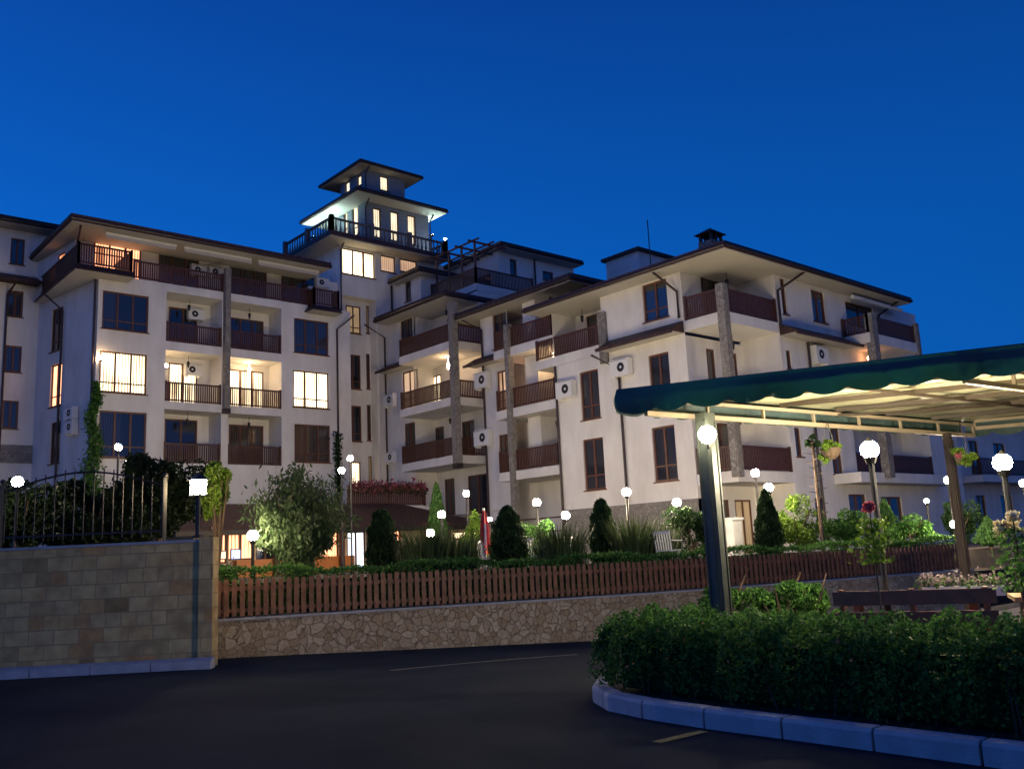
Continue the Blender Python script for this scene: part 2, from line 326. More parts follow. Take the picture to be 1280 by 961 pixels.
def wall(m, F, s0, s1, z0, z1, holes=(), rev=0.18, dep=0):
    ss = sorted({s0, s1, *[h[0] for h in holes], *[h[1] for h in holes]}); zs = sorted({z0, z1, *[h[2] for h in holes], *[h[3] for h in holes]})
    ss = [v for v in ss if s0 <= v <= s1]; zs = [v for v in zs if z0 <= v <= z1]
    for i in range(len(ss)-1):
        for j in range(len(zs)-1):
            a, b, c, d = ss[i], ss[i+1], zs[j], zs[j+1]; ms, mz = (a+b)/2, (c+d)/2
            if any(h[0] < ms < h[1] and h[2] < mz < h[3] for h in holes): continue
            m.quad(F.p(a, c, dep), F.p(b, c, dep), F.p(b, d, dep), F.p(a, d, dep))
    for h in holes:
        a, b, c, d = h[:4]; r = h[4] if len(h) > 4 else rev
        for (p, q) in (((a, c), (b, c)), ((b, c), (b, d)), ((b, d), (a, d)), ((a, d), (a, c))):
            m.quad(F.p(*p, dep), F.p(*q, dep), F.p(*q, dep-r), F.p(*p, dep-r))
def window(F, r, par, kind='d', cols=2, transom=0.25, dep=0, rev=0.14, sill=True, name='window', label=None):
    """frame mesh > pane, sill ; r = (s0,s1,z0,z1)"""
    s0, s1, z0, z1 = r[:4]; d = dep-rev; m = MB(); t = 0.075
    m.fbox(F, s0, s1, z0, z0+t, d, d+0.07); m.fbox(F, s0, s1, z1-t, z1, d, d+0.07)
    m.fbox(F, s0, s0+t, z0+t, z1-t, d, d+0.07); m.fbox(F, s1-t, s1, z0+t, z1-t, d, d+0.07)
    zt = z0+(z1-z0)*transom if transom else z0+t
    for k_ in range(1, cols):
        c = s0+(s1-s0)*k_/cols; m.fbox(F, c-0.045, c+0.045, z0+t, z1-t, d, d+0.066)
    if transom:
        w = (s1-s0)/cols
        for k_ in range(cols):
            m.fbox(F, s0+w*k_+0.05, s0+w*(k_+1)-0.05, zt-0.03, zt+0.03, d, d+0.06)
    o = obj(name, m, frame_m, par)
    if label: o['label'] = label
    p = MB(); p.fbox(F, s0+0.02, s1-0.02, z0+0.02, z1-0.02, d+0.005, d+0.028); obj('pane', p, PANES[kind], o)
    if sill:
        q = MB(); q.fbox(F, s0-0.06, s1+0.06, z0-0.05, z0-0.002, dep-rev+0.02, dep+0.07); obj('sill', q, frame_m, o)
    return o
def railing(pts, z0, z1, par, name='railing', gap=0.108, w=0.066, material=None):
    """wooden balcony railing along a list of xy points"""
    m = MB()
    for (a, b) in zip(pts, pts[1:]):
        a = Vector((a[0], a[1], 0)); b = Vector((b[0], b[1], 0)); Ln = (b-a).length; dd = (b-a)/Ln
        for z, h in ((z1-0.04, 0.08), (z0+0.10, 0.06)): m.bar(a+UP*z, b+UP*z, 0.07, h)
        n = max(2, int(Ln/gap))
        for i in range(n+1):
            q = a+dd*(Ln*i/n); m.bar(q+UP*(z0+0.05), q+UP*(z1-0.06), 0.028, w) if False else m.add(*_slat(q, dd, w, 0.025, z0+0.04, z1-0.08))
        for q in (a, b): m.add(*_slat(q, dd, 0.1, 0.1, z0, z1+0.05))
    return obj(name, m, material or darkwood, par)
def _slat(q, d, w, t, z0, z1):
    n = Vector((-d.y, d.x, 0)); ps = [q+d*i*w/2+n*j*t/2+UP*z for z in (z0, z1) for i, j in ((-1,-1),(1,-1),(1,1),(-1,1))]
    return ps, [(0,3,2,1),(4,5,6,7),(0,1,5,4),(1,2,6,5),(2,3,7,6),(3,0,4,7)]
def aircon(F, s, z, dep, par, w=0.85, h=0.6):
    m = MB(); m.fbox(F, s, s+w, z, z+h, dep+0.06, dep+0.36); m.fbox(F, s+0.1, s+0.14, z-0.08, z, dep, dep+0.34); m.fbox(F, s+w-0.14, s+w-0.1, z-0.08, z, dep, dep+0.34)
    o = obj('air_conditioner', m, white_m, par); f = MB(); c = F.p(s+w*0.4, z+h/2, dep+0.365)
    n = 18; ring = []; 
    for r in (0.17, 0.05):
        ring += [c + F.d*cos(2*pi*k_/n)*r*h/0.6 + UP*sin(2*pi*k_/n)*r*h/0.6 for k_ in range(n)]
    f.add(ring, [(k_, (k_+1) % n, n+(k_+1) % n, n+k_) for k_ in range(n)]); f.fbox(F, s+0.04, s+w-0.04, z+h-0.05, z+h-0.035, dep+0.36, dep+0.37)
    obj('fan_grille', f, metal_d, o); return o
def lantern(x, y, z, par, lit=None):
    m = MB(); m.tube([(x, y, z), (x, y, z-0.3)], 0.012, 6); m.cone((x, y, z-0.36), 0.10, 0.03, 0.07, 6); m.tube([(x, y, z-0.58), (x, y, z-0.36)], [0.05, 0.085], 6); m.tube([(x, y, z-0.62), (x, y, z-0.58)], [0.02, 0.06], 6)
    return obj('hanging_lantern', m, lit or metal_d, par)
def pipe(pts, par, r=0.055): return obj('downpipe', MB().tube(pts, r, 8), pipe_m, par)
def hip_roof(x0, x1, y0, y1, z, par, rise=0.8, th=0.32, inset=None, soff=True, material=None):
    m = MB(); m.box(x0, y0, z, x1, y1, z+th)
    w, l = x1-x0, y1-y0; k_ = inset if inset is not None else min(w, l)/2*0.98
    a = [(x0, y0, z+th+.003), (x1, y0, z+th+.003), (x1, y1, z+th+.003), (x0, y1, z+th+.003), (x0+k_, y0+k_, z+th+rise), (x1-k_, y0+k_, z+th+rise), (x1-k_, y1-k_, z+th+rise), (x0+k_, y1-k_, z+th+rise)]
    m.add(a, [(0, 1, 5, 4), (1, 2, 6, 5), (2, 3, 7, 6), (3, 0, 4, 7), (4, 5, 6, 7)])
    r = obj('roof', m, material or tiles, par)
    g = MB()
    for p, q in (((x0, y0), (x1, y0)), ((x0, y0), (x0, y1)), ((x1, y0), (x1, y1))): g.tube([(*p, z+th*0.35), (*q, z+th*0.35)], 0.075, 6)
    obj('gutter', g, pipe_m, r)
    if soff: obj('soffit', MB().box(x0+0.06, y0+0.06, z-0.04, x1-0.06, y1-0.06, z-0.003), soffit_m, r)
    return r

# ------------------------------------------------------------------ foliage helpers
def leaves(centers, size, aspect=0.5, jitter=0.3, updir=None):
    """numpy leaf quads (rhombus) -> MB"""
    n = len(centers); c = np.asarray(centers, float)
    a = RNG.normal(size=(n, 3)); 
    if updir is not None: a = a*0.5 + np.asarray(updir)*1.2
    a /= np.linalg.norm(a, axis=1)[:, None]; b = RNG.normal(size=(n, 3)); b -= (b*a).sum(1)[:, None]*a; b /= np.linalg.norm(b, axis=1)[:, None]
    s = (size*(1+jitter*RNG.normal(size=n)).clip(0.4, 2))[:, None]
    v = np.stack([c-a*s*0.5, c+b*s*aspect*0.5-a*s*0.05, c+a*s*0.5, c-b*s*aspect*0.5-a*s*0.05], 1).reshape(-1, 3)
    m = MB(); m.v = v.tolist(); m.f = [(4*i, 4*i+1, 4*i+2, 4*i+3) for i in range(n)]; return m
def blob_points(c, r, n, clumps=14, shell=0.55, flat=(1, 1, 1)):
    """points gathered in clumps through an uneven ellipsoid"""
    c = np.array(c); r = np.array(r) if hasattr(r, '__len__') else np.array([r]*3)
    d = RNG.normal(size=(clumps, 3)); d /= np.linalg.norm(d, axis=1)[:, None]
    cc = c + d*r*RNG.uniform(0.35, 0.85, (clumps, 1)); cs = RNG.uniform(0.22, 0.42, clumps)
    idx = RNG.integers(0, clumps, n); q = RNG.normal(size=(n, 3)); q /= np.linalg.norm(q, axis=1)[:, None]
    return cc[idx] + q*r*(cs[idx]*RNG.uniform(shell, 1.05, n))[:, None]
def shrub(name, base, r, n, size, m, label, cat, center_h=None, clumps=16, group=None, trunk=True, aspect=0.5, part='crown'):
    b = Vector(base); t = thing(name, b, label, cat, group); h = center_h if center_h is not None else r[2]
    obj(part, leaves(blob_points((b.x, b.y, b.z+h), r, n, clumps), size, aspect), m, t)
    if trunk:
        k_ = MB(); k_.tube([b, b+UP*(h*0.7)], [0.05+0.03*r[0], 0.03], 7)
        for i in range(6):
            a = 2*pi*i/6+0.4; k_.tube([b+UP*(h*0.25+0.05*i), b+Vector((cos(a)*r[0]*0.55, sin(a)*r[1]*0.55, h*0.9+0.1*i))], [0.03, 0.008], 5)
        obj('trunk', k_, bark, t)
    return t
def thuja(base, r, h, n, m, label, size=0.09, pointy=0.55, group='clipped conifers in the garden'):
    b = Vector(base); t = thing('conifer', b, label, 'conifer', group)
    u = RNG.uniform(0, 1, n)**0.9; ang = RNG.uniform(0, 2*pi, n)
    prof = r*np.minimum(1, (1-u)**pointy*1.25)*(0.55+0.45*np.minimum(1, u/0.12))
    lump = 1+0.10*np.sin(ang*5+u*21)+0.08*np.sin(ang*3-u*33)
    rr = prof*lump*RNG.uniform(0.72, 1.04, n)
    c = np.stack([b.x+rr*np.cos(ang), b.y+rr*np.sin(ang), b.z+0.1+u*h], 1)
    obj('foliage', leaves(c, size, 0.45, updir=(0, 0, 1)), m, t)
    obj('core', MB().tube([b+UP*0.1, b+UP*(h*0.25), b+UP*(h*0.6), b+UP*(h*0.9)], [r*0.6, r*0.72, r*0.55, r*0.15], 10), m, t)
    obj('trunk', MB().tube([b-UP*0.05, b+UP*0.3], 0.06, 6), bark, t); return t
def grass_clump(base, r, h, n, m, label, lean=0.5):
    b = Vector(base); mb = MB()
    for i in range(n):
        a = random.uniform(0, 2*pi); q = b + Vector((cos(a), sin(a), 0))*r*sqrt(random.random()); hh = h*random.uniform(0.55, 1.1)
        ln = Vector((cos(a), sin(a), 0))*lean*hh*random.uniform(0.2, 1); w = Vector((-sin(a), cos(a), 0))*0.014
        mid = q + ln*0.35 + UP*hh*0.65; tip = q + ln + UP*hh
        mb.add([q-w, q+w, mid+w, mid-w, tip], [(0, 1, 2, 3), (3, 2, 4)])
    o = obj('ornamental_grass', mb, m, None, loc=b); o['label'] = label; o['category'] = 'grass clump'; o['group'] = 'ornamental grasses along the low hedge'; return o
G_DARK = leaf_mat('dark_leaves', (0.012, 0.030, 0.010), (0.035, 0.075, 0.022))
G_HEDGE = leaf_mat('hedge_leaves', (0.025, 0.080, 0.018), (0.12, 0.27, 0.055))
G_BLACK = leaf_mat('blackish_leaves', (0.004, 0.009, 0.004), (0.013, 0.026, 0.009))
G_LIGHT = leaf_mat('light_leaves', (0.06, 0.12, 0.015), (0.16, 0.26, 0.04))
G_SILVER = leaf_mat('silver_leaves', (0.035, 0.065, 0.022), (0.11, 0.155, 0.07))
G_GRASS = leaf_mat('grass_blades', (0.035, 0.06, 0.018), (0.11, 0.15, 0.06))
G_THUJA = leaf_mat('conifer_sprays', (0.014, 0.036, 0.012), (0.045, 0.085, 0.028))
# ================================================================== GROUND
def to_cam(x, y): return x*Rh.x + y*Rh.y, x*fh.x + y*fh.y
def z_road(x, y):
    la, D = to_cam(x, y); s = max(0.0, (la+5.55)*0.907 + (D-16.8)*0.42)
    return -0.042*min(s, 25)*min(1, max(0, (D-9)/8))
def on_road(px, py):
    z = 0.0
    for _ in range(12): p = at_z(px, py, z); z = z_road(p.x, p.y)
    return p
m = MB(); gx = [-300, -120, -60, -30] + [i*1.5 for i in range(-12, 31)] + [60, 90, 150, 300]; n = len(gx)
m.v = [(x, y, z_road(x, y)) for y in gx for x in gx]; m.f = [(j*n+i, j*n+i+1, (j+1)*n+i+1, (j+1)*n+i) for j in range(n-1) for i in range(n-1)]
obj('road', m, asphalt, smooth=True, kind='structure')
def strip(name, a, b, w, material, up=0.006, seg=10):
    m = MB(); d = (b-a); nrm = Vector((-d.y, d.x, 0)).normalized()*w/2; vs = []
    for i in range(seg+1):
        q = a+d*i/seg
        for s_ in (-1, 1): r_ = q+nrm*s_; vs.append((r_.x, r_.y, z_road(r_.x, r_.y)+up))
    m.add(vs, [(2*i, 2*i+1, 2*i+3, 2*i+2) for i in range(seg)]); return obj(name, m, material, kind='structure')
paint_w = mat('worn_road_paint', (0.16, 0.145, 0.11), 0.8, noise=0.35, nscale=9)
paint_y = mat('yellow_road_paint', (0.30, 0.24, 0.07), 0.8, noise=0.4, nscale=12)
strip('road_marking', on_road(488, 838), on_road(722, 818), 0.09, paint_w)
strip('road_marking', on_road(820, 928), on_road(880, 914), 0.10, paint_y)

# fence line at the back of the road
F0 = Vector((6.98, 16.26, 0)); F1 = Vector((25.6, 10.7, 0)); FD = (F1-F0).normalized(); FN = Vector((-FD.y, FD.x, 0)); FL = (F1-F0).length
fz = lambda s: 0.63-0.09*min(1, s/9)
# garden terrace behind it and raised bed on the left
g0 = F0+FN*0.3-FD*0.1; g1 = F1+FN*0.3
m = MB().prism([(g0.x, g0.y), (g1.x, g1.y), (70, 2), (120, 40), (120, 140), (-60, 140), (-40, 50), (5.5, 16.6)], -2, 0.5); obj('garden_ground', m, soil, kind='structure')
m = MB().prism([(g0.x+.6, g0.y+1.0), (g1.x+.3, g1.y+1.2), (70, 3.2), (119, 41), (119, 139), (-59, 139), (-39, 51), (5.6, 17.8)], 0.45, 1.05)
gravel = mat('garden_paving', (0.11, 0.09, 0.07), 0.9, noise=0.25, nscale=4, bump=0.5, bscale=30); obj('garden_path', m, gravel, kind='structure')
m = MB().prism([(6.15, 15.75), (9.5, 24.3), (0, 34), (-9, 28.2)], 0.4, 1.92); obj('raised_bed', m, soil, kind='structure')

# ================================================================== STONE WALLS AND FENCES ALONG THE ROAD
t = thing('retaining_wall', F0, 'low rubble stone wall along the road under the brown picket fence', 'wall')
m = MB(); SEG = 40
def wp(s, d, z): q = F0+FD*s+FN*d; return (q.x, q.y, z)
for i in range(SEG):
    a, b = FL*i/SEG, FL*(i+1)/SEG
    m.quad(wp(a, 0, -1.3), wp(b, 0, -1.3), wp(b, 0, fz(b)), wp(a, 0, fz(a))); m.quad(wp(a, 0, fz(a)), wp(b, 0, fz(b)), wp(b, 0.4, fz(b)), wp(a, 0.4, fz(a)))
    m.quad(wp(b, .4, -1.3), wp(a, .4, -1.3), wp(a, .4, fz(a)), wp(b, .4, fz(b)))
m.quad(wp(0, .4, -1.3), wp(0, 0, -1.3), wp(0, 0, fz(0)), wp(0, .4, fz(0))); m.quad(wp(FL, 0, -1.3), wp(FL, .4, -1.3), wp(FL, .4, fz(FL)), wp(FL, 0, fz(FL)))
obj('stonework', m, rubble, t)
m = MB()
for i in range(SEG):
    a, b = FL*i/SEG, FL*(i+1)/SEG; p = [wp(a, -.03, fz(a)+.003), wp(b, -.03, fz(b)+.003), wp(b, .43, fz(b)+.003), wp(a, .43, fz(a)+.003)]
    m.add(p+[(x, y, z+.04) for x, y, z in p], [(0,3,2,1),(4,5,6,7),(0,1,5,4),(1,2,6,5),(2,3,7,6),(3,0,4,7)])
obj('coping', m, concrete, t)
picket_m = mat('picket_wood', (0.19, 0.085, 0.042), 0.6, noise=0.35, nscale=6)
t = thing('picket_fence', F0+UP*0.7, 'long brown wooden picket fence on the low rubble wall', 'fence')
m = MB(); k = int(FL/0.14); hgt = 0.66
for i in range(k+1):
    s = 0.1+i*0.14+random.uniform(-.006, .006); q = F0+FD*s+FN*0.10; z = fz(s)+0.07; h = hgt+random.uniform(-.012, .012); w = 0.088
    vs, fs = _slat(q, (FD+UP*random.uniform(-.01, .01)), w, 0.022, z, z+h-0.03); m.add(vs, fs)
    c = q+UP*(z+h-0.03); m.add([c+FD*-w/2-FN*.011, c+FD*w/2-FN*.011, c+FD*w/2+FN*.011, c-FD*w/2+FN*.011, c+FD*w*.3+UP*.03, c-FD*w*.3+UP*.03], [(0, 1, 4, 5), (2, 3, 5, 4), (1, 2, 4), (3, 0, 5)])
obj('pickets', m, picket_m, t)
for zz in (0.17, 0.56):
    m = MB()
    for i in range(20):
        a, b = FL*i/20, FL*(i+1)/20; m.bar(F0+FD*a+FN*.14+UP*(fz(a)+zz), F0+FD*b+FN*.14+UP*(fz(b)+zz), 0.04, 0.07)
    obj('rail', m, picket_m, t)
for i in range(10):
    s = 0.2+i*(FL-.4)/9; q = F0+FD*s+FN*0.19; m = MB(); m.add(*_slat(q, FD, .08, .08, fz(s)+.043, fz(s)+0.68)); obj('post', m, picket_m, t)

WD = Vector((-0.785, 0.62, 0)); W0 = Vector((6.30, 15.17, 0)); WN = Vector((-WD.y, WD.x, 0))*-1   # WD runs left, WN points back
if WN.dot(fh) < 0: WN = -WN
t = thing('retaining_wall', W0, 'tall wall of squared tan and grey stone blocks at the left of the road', 'wall')
def uvw(v): q = Vector(v); return (q.x-0)*WD.x+(q.y)*WD.y+ (q.x*WN.x+q.y*WN.y)*0.9, v[2]
m = MB(); a, b = W0, W0+WD*16
m.prism([(a.x, a.y), (a.x+WN.x*.4, a.y+WN.y*.4), (b.x+WN.x*.4, b.y+WN.y*.4), (b.x, b.y)], -0.3, 2.02)
m.uv = lambda p, w=WD, nn=WN: (p[0]*w.x+p[1]*w.y+ (p[0]*nn.x+p[1]*nn.y), p[2]); obj('stonework', m, ashlar, t)
m = MB(); a = W0-WD*0.20-WN*0.06; b = W0+WD*0.03-WN*0.06
m.prism([(a.x, a.y), (a.x+WN.x*.36, a.y+WN.y*.36), (b.x+WN.x*.36, b.y+WN.y*.36), (b.x, b.y)], -0.3, 2.10); m.uv = lambda p, w=WD, nn=WN: (p[0]*w.x+p[1]*w.y+ (p[0]*nn.x+p[1]*nn.y)+.2, p[2])
obj('end_pier', m, ashlar, t)
m = MB(); a = W0+WD*0.04-WN*0.03; b = W0+WD*16-WN*.03; m.prism([(a.x, a.y), (a.x+WN.x*.46, a.y+WN.y*.46), (b.x+WN.x*.46, b.y+WN.y*.46), (b.x, b.y)], 2.023, 2.07); obj('coping', m, concrete, t)
# kerb at its foot
m = MB()
for i in range(17):
    a = W0+WD*(i*0.95-0.25)-WN*0.07; b = W0+WD*(i*0.95+0.685)-WN*0.07; o_ = -WN*0.26
    z = 0.16; p = [a, b, b+o_, a+o_]; m.add([Vector((q.x, q.y, -0.2)) for q in p]+[Vector((q.x, q.y, z-(0.03 if j > 1 else 0))) for j, q in enumerate(p)], [(0,3,2,1),(4,5,6,7),(0,1,5,4),(1,2,6,5),(2,3,7,6),(3,0,4,7)])
obj('kerb', m, kerb_m, kind='structure')

# wrought iron fence with arched tops standing on the left wall
for j, (s0, s1, lab) in enumerate(((0.75, 3.35, 'arched black iron fence panel on the block wall beside the square lantern'), (3.6, 6.2, 'arched black iron fence panel on the block wall at the left edge of the photo'))):
    t = thing('iron_fence', W0+WD*s0+WN*.2+UP*2.07, lab, 'fence', 'iron fence panels on the stone wall'); base = lambda s: W0+WD*s+WN*0.2
    m = MB(); arc = lambda u: 3.02+0.28*sin(pi*u)
    for i in range(17): u = i/16; s = s0+(s1-s0)*u; m.tube([base(s)+UP*2.16, base(s)+UP*(arc(u)+0.07)], 0.011, 5)
    obj('bars', m, metal_d, t)
    m = MB(); m.tube([base(s0+(s1-s0)*i/16)+UP*arc(i/16) for i in range(17)], 0.018, 6); m.bar(base(s0)+UP*2.25, base(s1)+UP*2.25, .03); obj('rail', m, metal_d, t)
    for s in (s0-.06, s1+.06): m = MB(); m.bar(base(s)+UP*2.07, base(s)+UP*3.15, .05); m.ball(base(s)+UP*3.19, .045); obj('post', m, metal_d, t)

# ================================================================== LEFT APARTMENT WING (A)
YA = 43.94; A = Frame((0, YA), (1, 0), (0, -1)); AX0, AX1 = 13.05, 26.75
t = bA = thing('apartment_building', (20, 46, 1.0), 'long white apartment wing on the left with lit second row windows and stone pillar', 'apartment building')
lev = [(12.55, 15.07), (9.56, 12.10), (6.55, 9.16)]
L1, L2 = (16.28, 19.15), (19.52, 22.48)
wr = dict(a3=A.rect(128.7, 362.5, 185, 416.5), a2=A.rect(125, 437.5, 183, 493.5), a1=A.rect(124.5, 512.5, 182, 573),
          r3=A.rect(367.5, 397, 411, 445), r2=A.rect(366.5, 462, 411.5, 511.5), r1=A.rect(368, 529.5, 413, 578.5))
holes = list(wr.values()) + [(l[0], l[1], z0, z1, 1.5) for l in (L1, L2) for z0, z1 in lev]
m = MB(); wall(m, A, AX0, AX1, 1.0, 15.48, holes, rev=0.16)
# left side wall, turned a little off square
SL = Frame((AX0, YA), (-0.175, 0.985), (-0.985, -0.175))
srs = [SL.rect(65, 388, 77, 436), SL.rect(64, 457, 75.5, 506), SL.rect(63.5, 529, 74, 578)]
wall(m, SL, 0, 9.5, 1.0, 15.48, srs, rev=0.16)
m.quad((AX0-1.6, YA+9.3, 1), (26.9, YA+9.3, 1), (26.9, YA+9.3, 17.6), (AX0-1.6, YA+9.3, 17.6))
m.box(AX0+.01, YA+1.52, 15.30, AX1, YA+9.2, 15.48)
wall_obj = obj('wall', m, plaster, bA)
for k_, kind, c in (('a3', 'd', 3), ('a2', 'w', 3), ('a1', 'd', 3), ('r3', 'd', 3), ('r2', 'w', 3), ('r1', 'b', 3)): window(A, wr[k_], bA, kind, c, 0.24)
for r, kind in zip(srs, ('d', 'o', 'b')): window(SL, r, bA, kind, 2, 0.24)
Lb = lambda *r: A.rect(*r, dep=-1.5)
back = {(0, 0): [(211, 383, 246, 432, 'd', 2)], (1, 0): [(286, 396, 332, 446, 'd', 3)],
        (0, 1): [(211, 453, 246, 502, 'w', 2)], (1, 1): [(286, 461, 333, 510, 'w', 3)],
        (0, 2): [(206, 523, 246, 578, 'b', 2)], (1, 2): [(286, 530, 333, 581, 'b', 3)]}
for i, l in enumerate((L1, L2)):
    for j, (z0, z1) in enumerate(lev):
        ws = []
        for (x0, y0, x1, y1, kd, c) in back[(i, j)]:
            r = list(Lb(x0, y0, x1, y1)); r[0] = max(r[0], l[0]+.08); r[1] = min(r[1], l[1]-.3); r[2] = z0+0.03; ws.append((r, kd, c))
        m = MB(); wall(m, A, l[0], l[1], z0, z1, [w[0] for w in ws], 0.1, dep=-1.5)
        obj('loggia_wall', m, plaster, bA)
        for r, kd, c in ws: window(A, r, bA, kd, c, 0.0, dep=-1.5, rev=0.08, sill=False, name='balcony_door')
        railing([(l[0]+.05, YA+.06), (l[1]-.05, YA+.06)], z0-0.02, z0+0.98, bA)
        lantern((l[0]+l[1])/2, YA+.75, z1, bA, glow_wall if (i, j) == (1, 1) else None)
for (s, z) in ((17.85, 14.15), (17.75, 11.2)): aircon(A, s, z, -1.5, bA)
# stone pillar between the loggias
obj('stone_pillar', MB().fbox(A, 19.20, 19.48, 9.35, 16.75, 0.002, 0.32), cladding, bA)
obj('pillar_bracket', MB().fbox(A, 19.18, 19.50, 9.1, 9.347, 0.002, 0.36), pipe_m, bA)
# top floor behind a terrace
TB = 1.55; tw = [Lb(118, 300, 176, 345), Lb(199, 312, 249, 352), Lb(287, 328, 334, 368), Lb(352, 340, 396, 380)]
tw = [(a, b, 15.52, d) for a, b, c, d in tw]
m = MB(); wall(m, A, 12.35, 26.9, 15.48, 17.62, tw, 0.1, dep=-TB)
SLt = Frame((12.35, YA+TB), (-0.12, 0.99), (-0.99, -0.12)); tsw = SLt.rect(73, 319, 80, 348)
wall(m, SLt, 0, 7.8, 15.48, 17.62, [tsw], 0.1); obj('wall', m, plaster, bA)
for r, kd in zip(tw, 'oddd'): window(A, r, bA, kd, 3, 0.0 if kd != 'o' else 0.7, dep=-TB, rev=0.08, sill=False, name='terrace_door')
window(SLt, tsw, bA, 'o', 1, 0.3, rev=0.08)
rs = [A.px(168, 340)[0], 19.18, 19.5, A.px(386, 370)[0]]
railing([(rs[0], YA+.03), (rs[1], YA+.03)], 15.48, 16.42, bA); railing([(rs[2], YA+.03), (rs[3], YA+.03)], 15.48, 16.42, bA)
obj('terrace_pier', MB().box(rs[3]+.03, YA-.02, 15.483, rs[3]+.33, YA+.3, 16.6), plaster, bA)
# corner balconies with a dark tiled skirt
def corner_balcony(x0, x1, y0, y1, z, par, sides, h=1.0):
    m = MB(); m.box(x0+.12, y0+.12, z-.05, x1, y1, z+.12); m.add([(x0-.1, y0-.1, z-.20), (x1, y0-.1, z-.20), (x1, y1, z-.20), (x0-.1, y1, z-.20), (x0+.12, y0+.12, z+.1), (x1, y0+.12, z+.1), (x1, y1, z+.1), (x0+.12, y1, z+.1)], [(0,3,2,1),(0,1,5,4),(3,0,4,7),(1,2,6,5)])
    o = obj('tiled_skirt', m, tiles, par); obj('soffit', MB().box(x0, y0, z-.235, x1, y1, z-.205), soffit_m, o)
    pts = [(x0+.18, y1)]*0
    if 'l' in sides: pts += [(x0+.18, y1-.05)]
    pts += [(x0+.18, y0+.18), (x1-.1, y0+.18)]
    if 'r' in sides: pts += [(x1-.1, y1-.05)]
    railing(pts, z+.13, z+.13+h, par)
c = at_y(93.7, 341, YA-.95); c2 = A.px(168, 350, .95)[0]
corner_balcony(c.x, c2, YA-.95, YA+5.8, 15.42, bA, 'lr')
c3 = A.px(391, 388, .8)[0]; c4 = A.px(427, 388, .8)[0]
corner_balcony(c3, c4, YA-.8, YA-.01, 15.25, bA, 'lr', 0.95)
hip_roof(11.45, 25.0, YA-1.0, YA+9.6, 17.5, bA, 1.3)
# awning cassettes under the eave
stripe = mat('awning_stripes', (0.55, 0.53, 0.5), 0.8)
for s0, s1 in ((13.2, 16.6), (17.0, 20.6), (21.0, 24.6)):
    m = MB(); m.tube([(s0, YA-.25, 17.42), (s1, YA-.25, 17.42)], 0.09, 8); o = obj('awning_cassette', m, white_m, bA)
    m = MB(); q = int((s1-s0)/.12)
    for i in range(q): m.quad((s0+.12*i, YA-.3, 17.36), (s0+.12*i+.115, YA-.3, 17.36), (s0+.12*i+.115, YA-.34, 17.18-.02*(i % 2)), (s0+.12*i, YA-.34, 17.18-.02*(i % 2)))
    obj('valance', m, stripe, o)
for s, z in ((18.0, 16.6), (18.95, 16.65), (25.0, 16.9)): aircon(A, s, z, -TB if s < 24 else -1.0, bA, 0.8, .55)
for y0, y1 in ((511, 523.5), (527, 541)):
    s, z = SL.px(99, y1); aircon(SL, s, z, 0, bA, 0.8, .6)
# downpipes
pA = SL.p(0.12, 0, .1); pipe([(pA.x, pA.y, 15.2), (pA.x, pA.y, 1.9)], bA)
q = SL.px(79, 430)[0]; pS = SL.p(q, 0, .1); pS2 = SL.p(q+.5, 0, .9); pipe([(pS2.x, pS2.y, 15.2), (pS.x, pS.y, 14.3), (pS.x, pS.y, 1.2)], bA)
pipe([(12.0, YA-.6, 17.45), (12.3, YA+1.0, 16.9), (12.3, YA+1.4, 15.6)], bA)
sR = A.px(421, 480)[0]; pipe([(26.6, YA-.7, 15.1), (sR, YA-.1, 14.3), (sR, YA-.1, 4)], bA)
# lit wall lamps beside the bright windows
for (x, y, dp) in ((126.5, 447, 0.18), (207.5, 457, -0.2), (284.5, 467, -0.2)):
    s, z = A.px(x, y, dp); q = A.p(s, z, dp); o = obj('wall_lamp', MB().ball(q, 0.10, 8, 6), glow_wall, bA)
    m = MB(); m.fbox(A, s-.05, s+.05, z-.18, z-.11, min(dp, 0), dp+.04); obj('bracket', m, metal_d, o)

# ================================================================== FAR LEFT WING
YF = 50.0; FF = Frame((0, YF), (1, 0), (0, -1))
bF = thing('apartment_building', (6, 52, 1), 'white apartment wing with small dark windows cut off by the left edge of the photo', 'apartment building')
rl = [FF.rect(*r) for r in ((14, 297, 30, 332), (10, 362, 28, 397), (7, 431, 26, 466), (4, 500, 22, 536))]
rl2 = [(a-4.2, b-4.2, c, d) for a, b, c, d in rl]
m = MB(); wall(m, FF, -6, 12.6, 7.9, 19.0, rl+rl2, .16); m.quad((12.6, YF, 1), (12.6, YF+8, 1), (12.6, YF+8, 19), (12.6, YF, 19)); obj('wall', m, plaster, bF)
m = MB(); m.fbox(FF, -6, 12.6, 7.0, 7.9, -.3, .06); obj('stone_band', m, cladding, bF)
m = MB(); wall(m, FF, -6, 12.6, 1, 7.0, [], .1); obj('lower_wall', m, plaster, bF)
for r in rl+rl2: window(FF, r, bF, 'd', 2, 0.0)
z = FF.px(30, 278, 1)[1]; hip_roof(-7, 12.7, YF-1.0, YF+9, z-.1, bF, 1.0)
z = FF.px(30, 347, .8)[1]
m = MB(); m.add([FF.p(-7, z-.12, .85), FF.p(12.2, z-.12, .85), FF.p(12.2, z+.32, .02), FF.p(-7, z+.32, .02), FF.p(-7, z-.17, .02), FF.p(12.2, z-.17, .02)], [(0, 1, 2, 3), (0, 4, 5, 1), (1, 5, 2), (0, 3, 4)]); m.fbox(FF, -7, 12.25, z-.24, z-.10, .83, .93)
obj('tiled_ledge', m, tiles, bF)
s = FF.px(5, 450, .1)[0]; pipe([FF.p(s+.3, z-.1, .85), FF.p(s, z-.8, .1), FF.p(s, 1.5, .1)], bF)

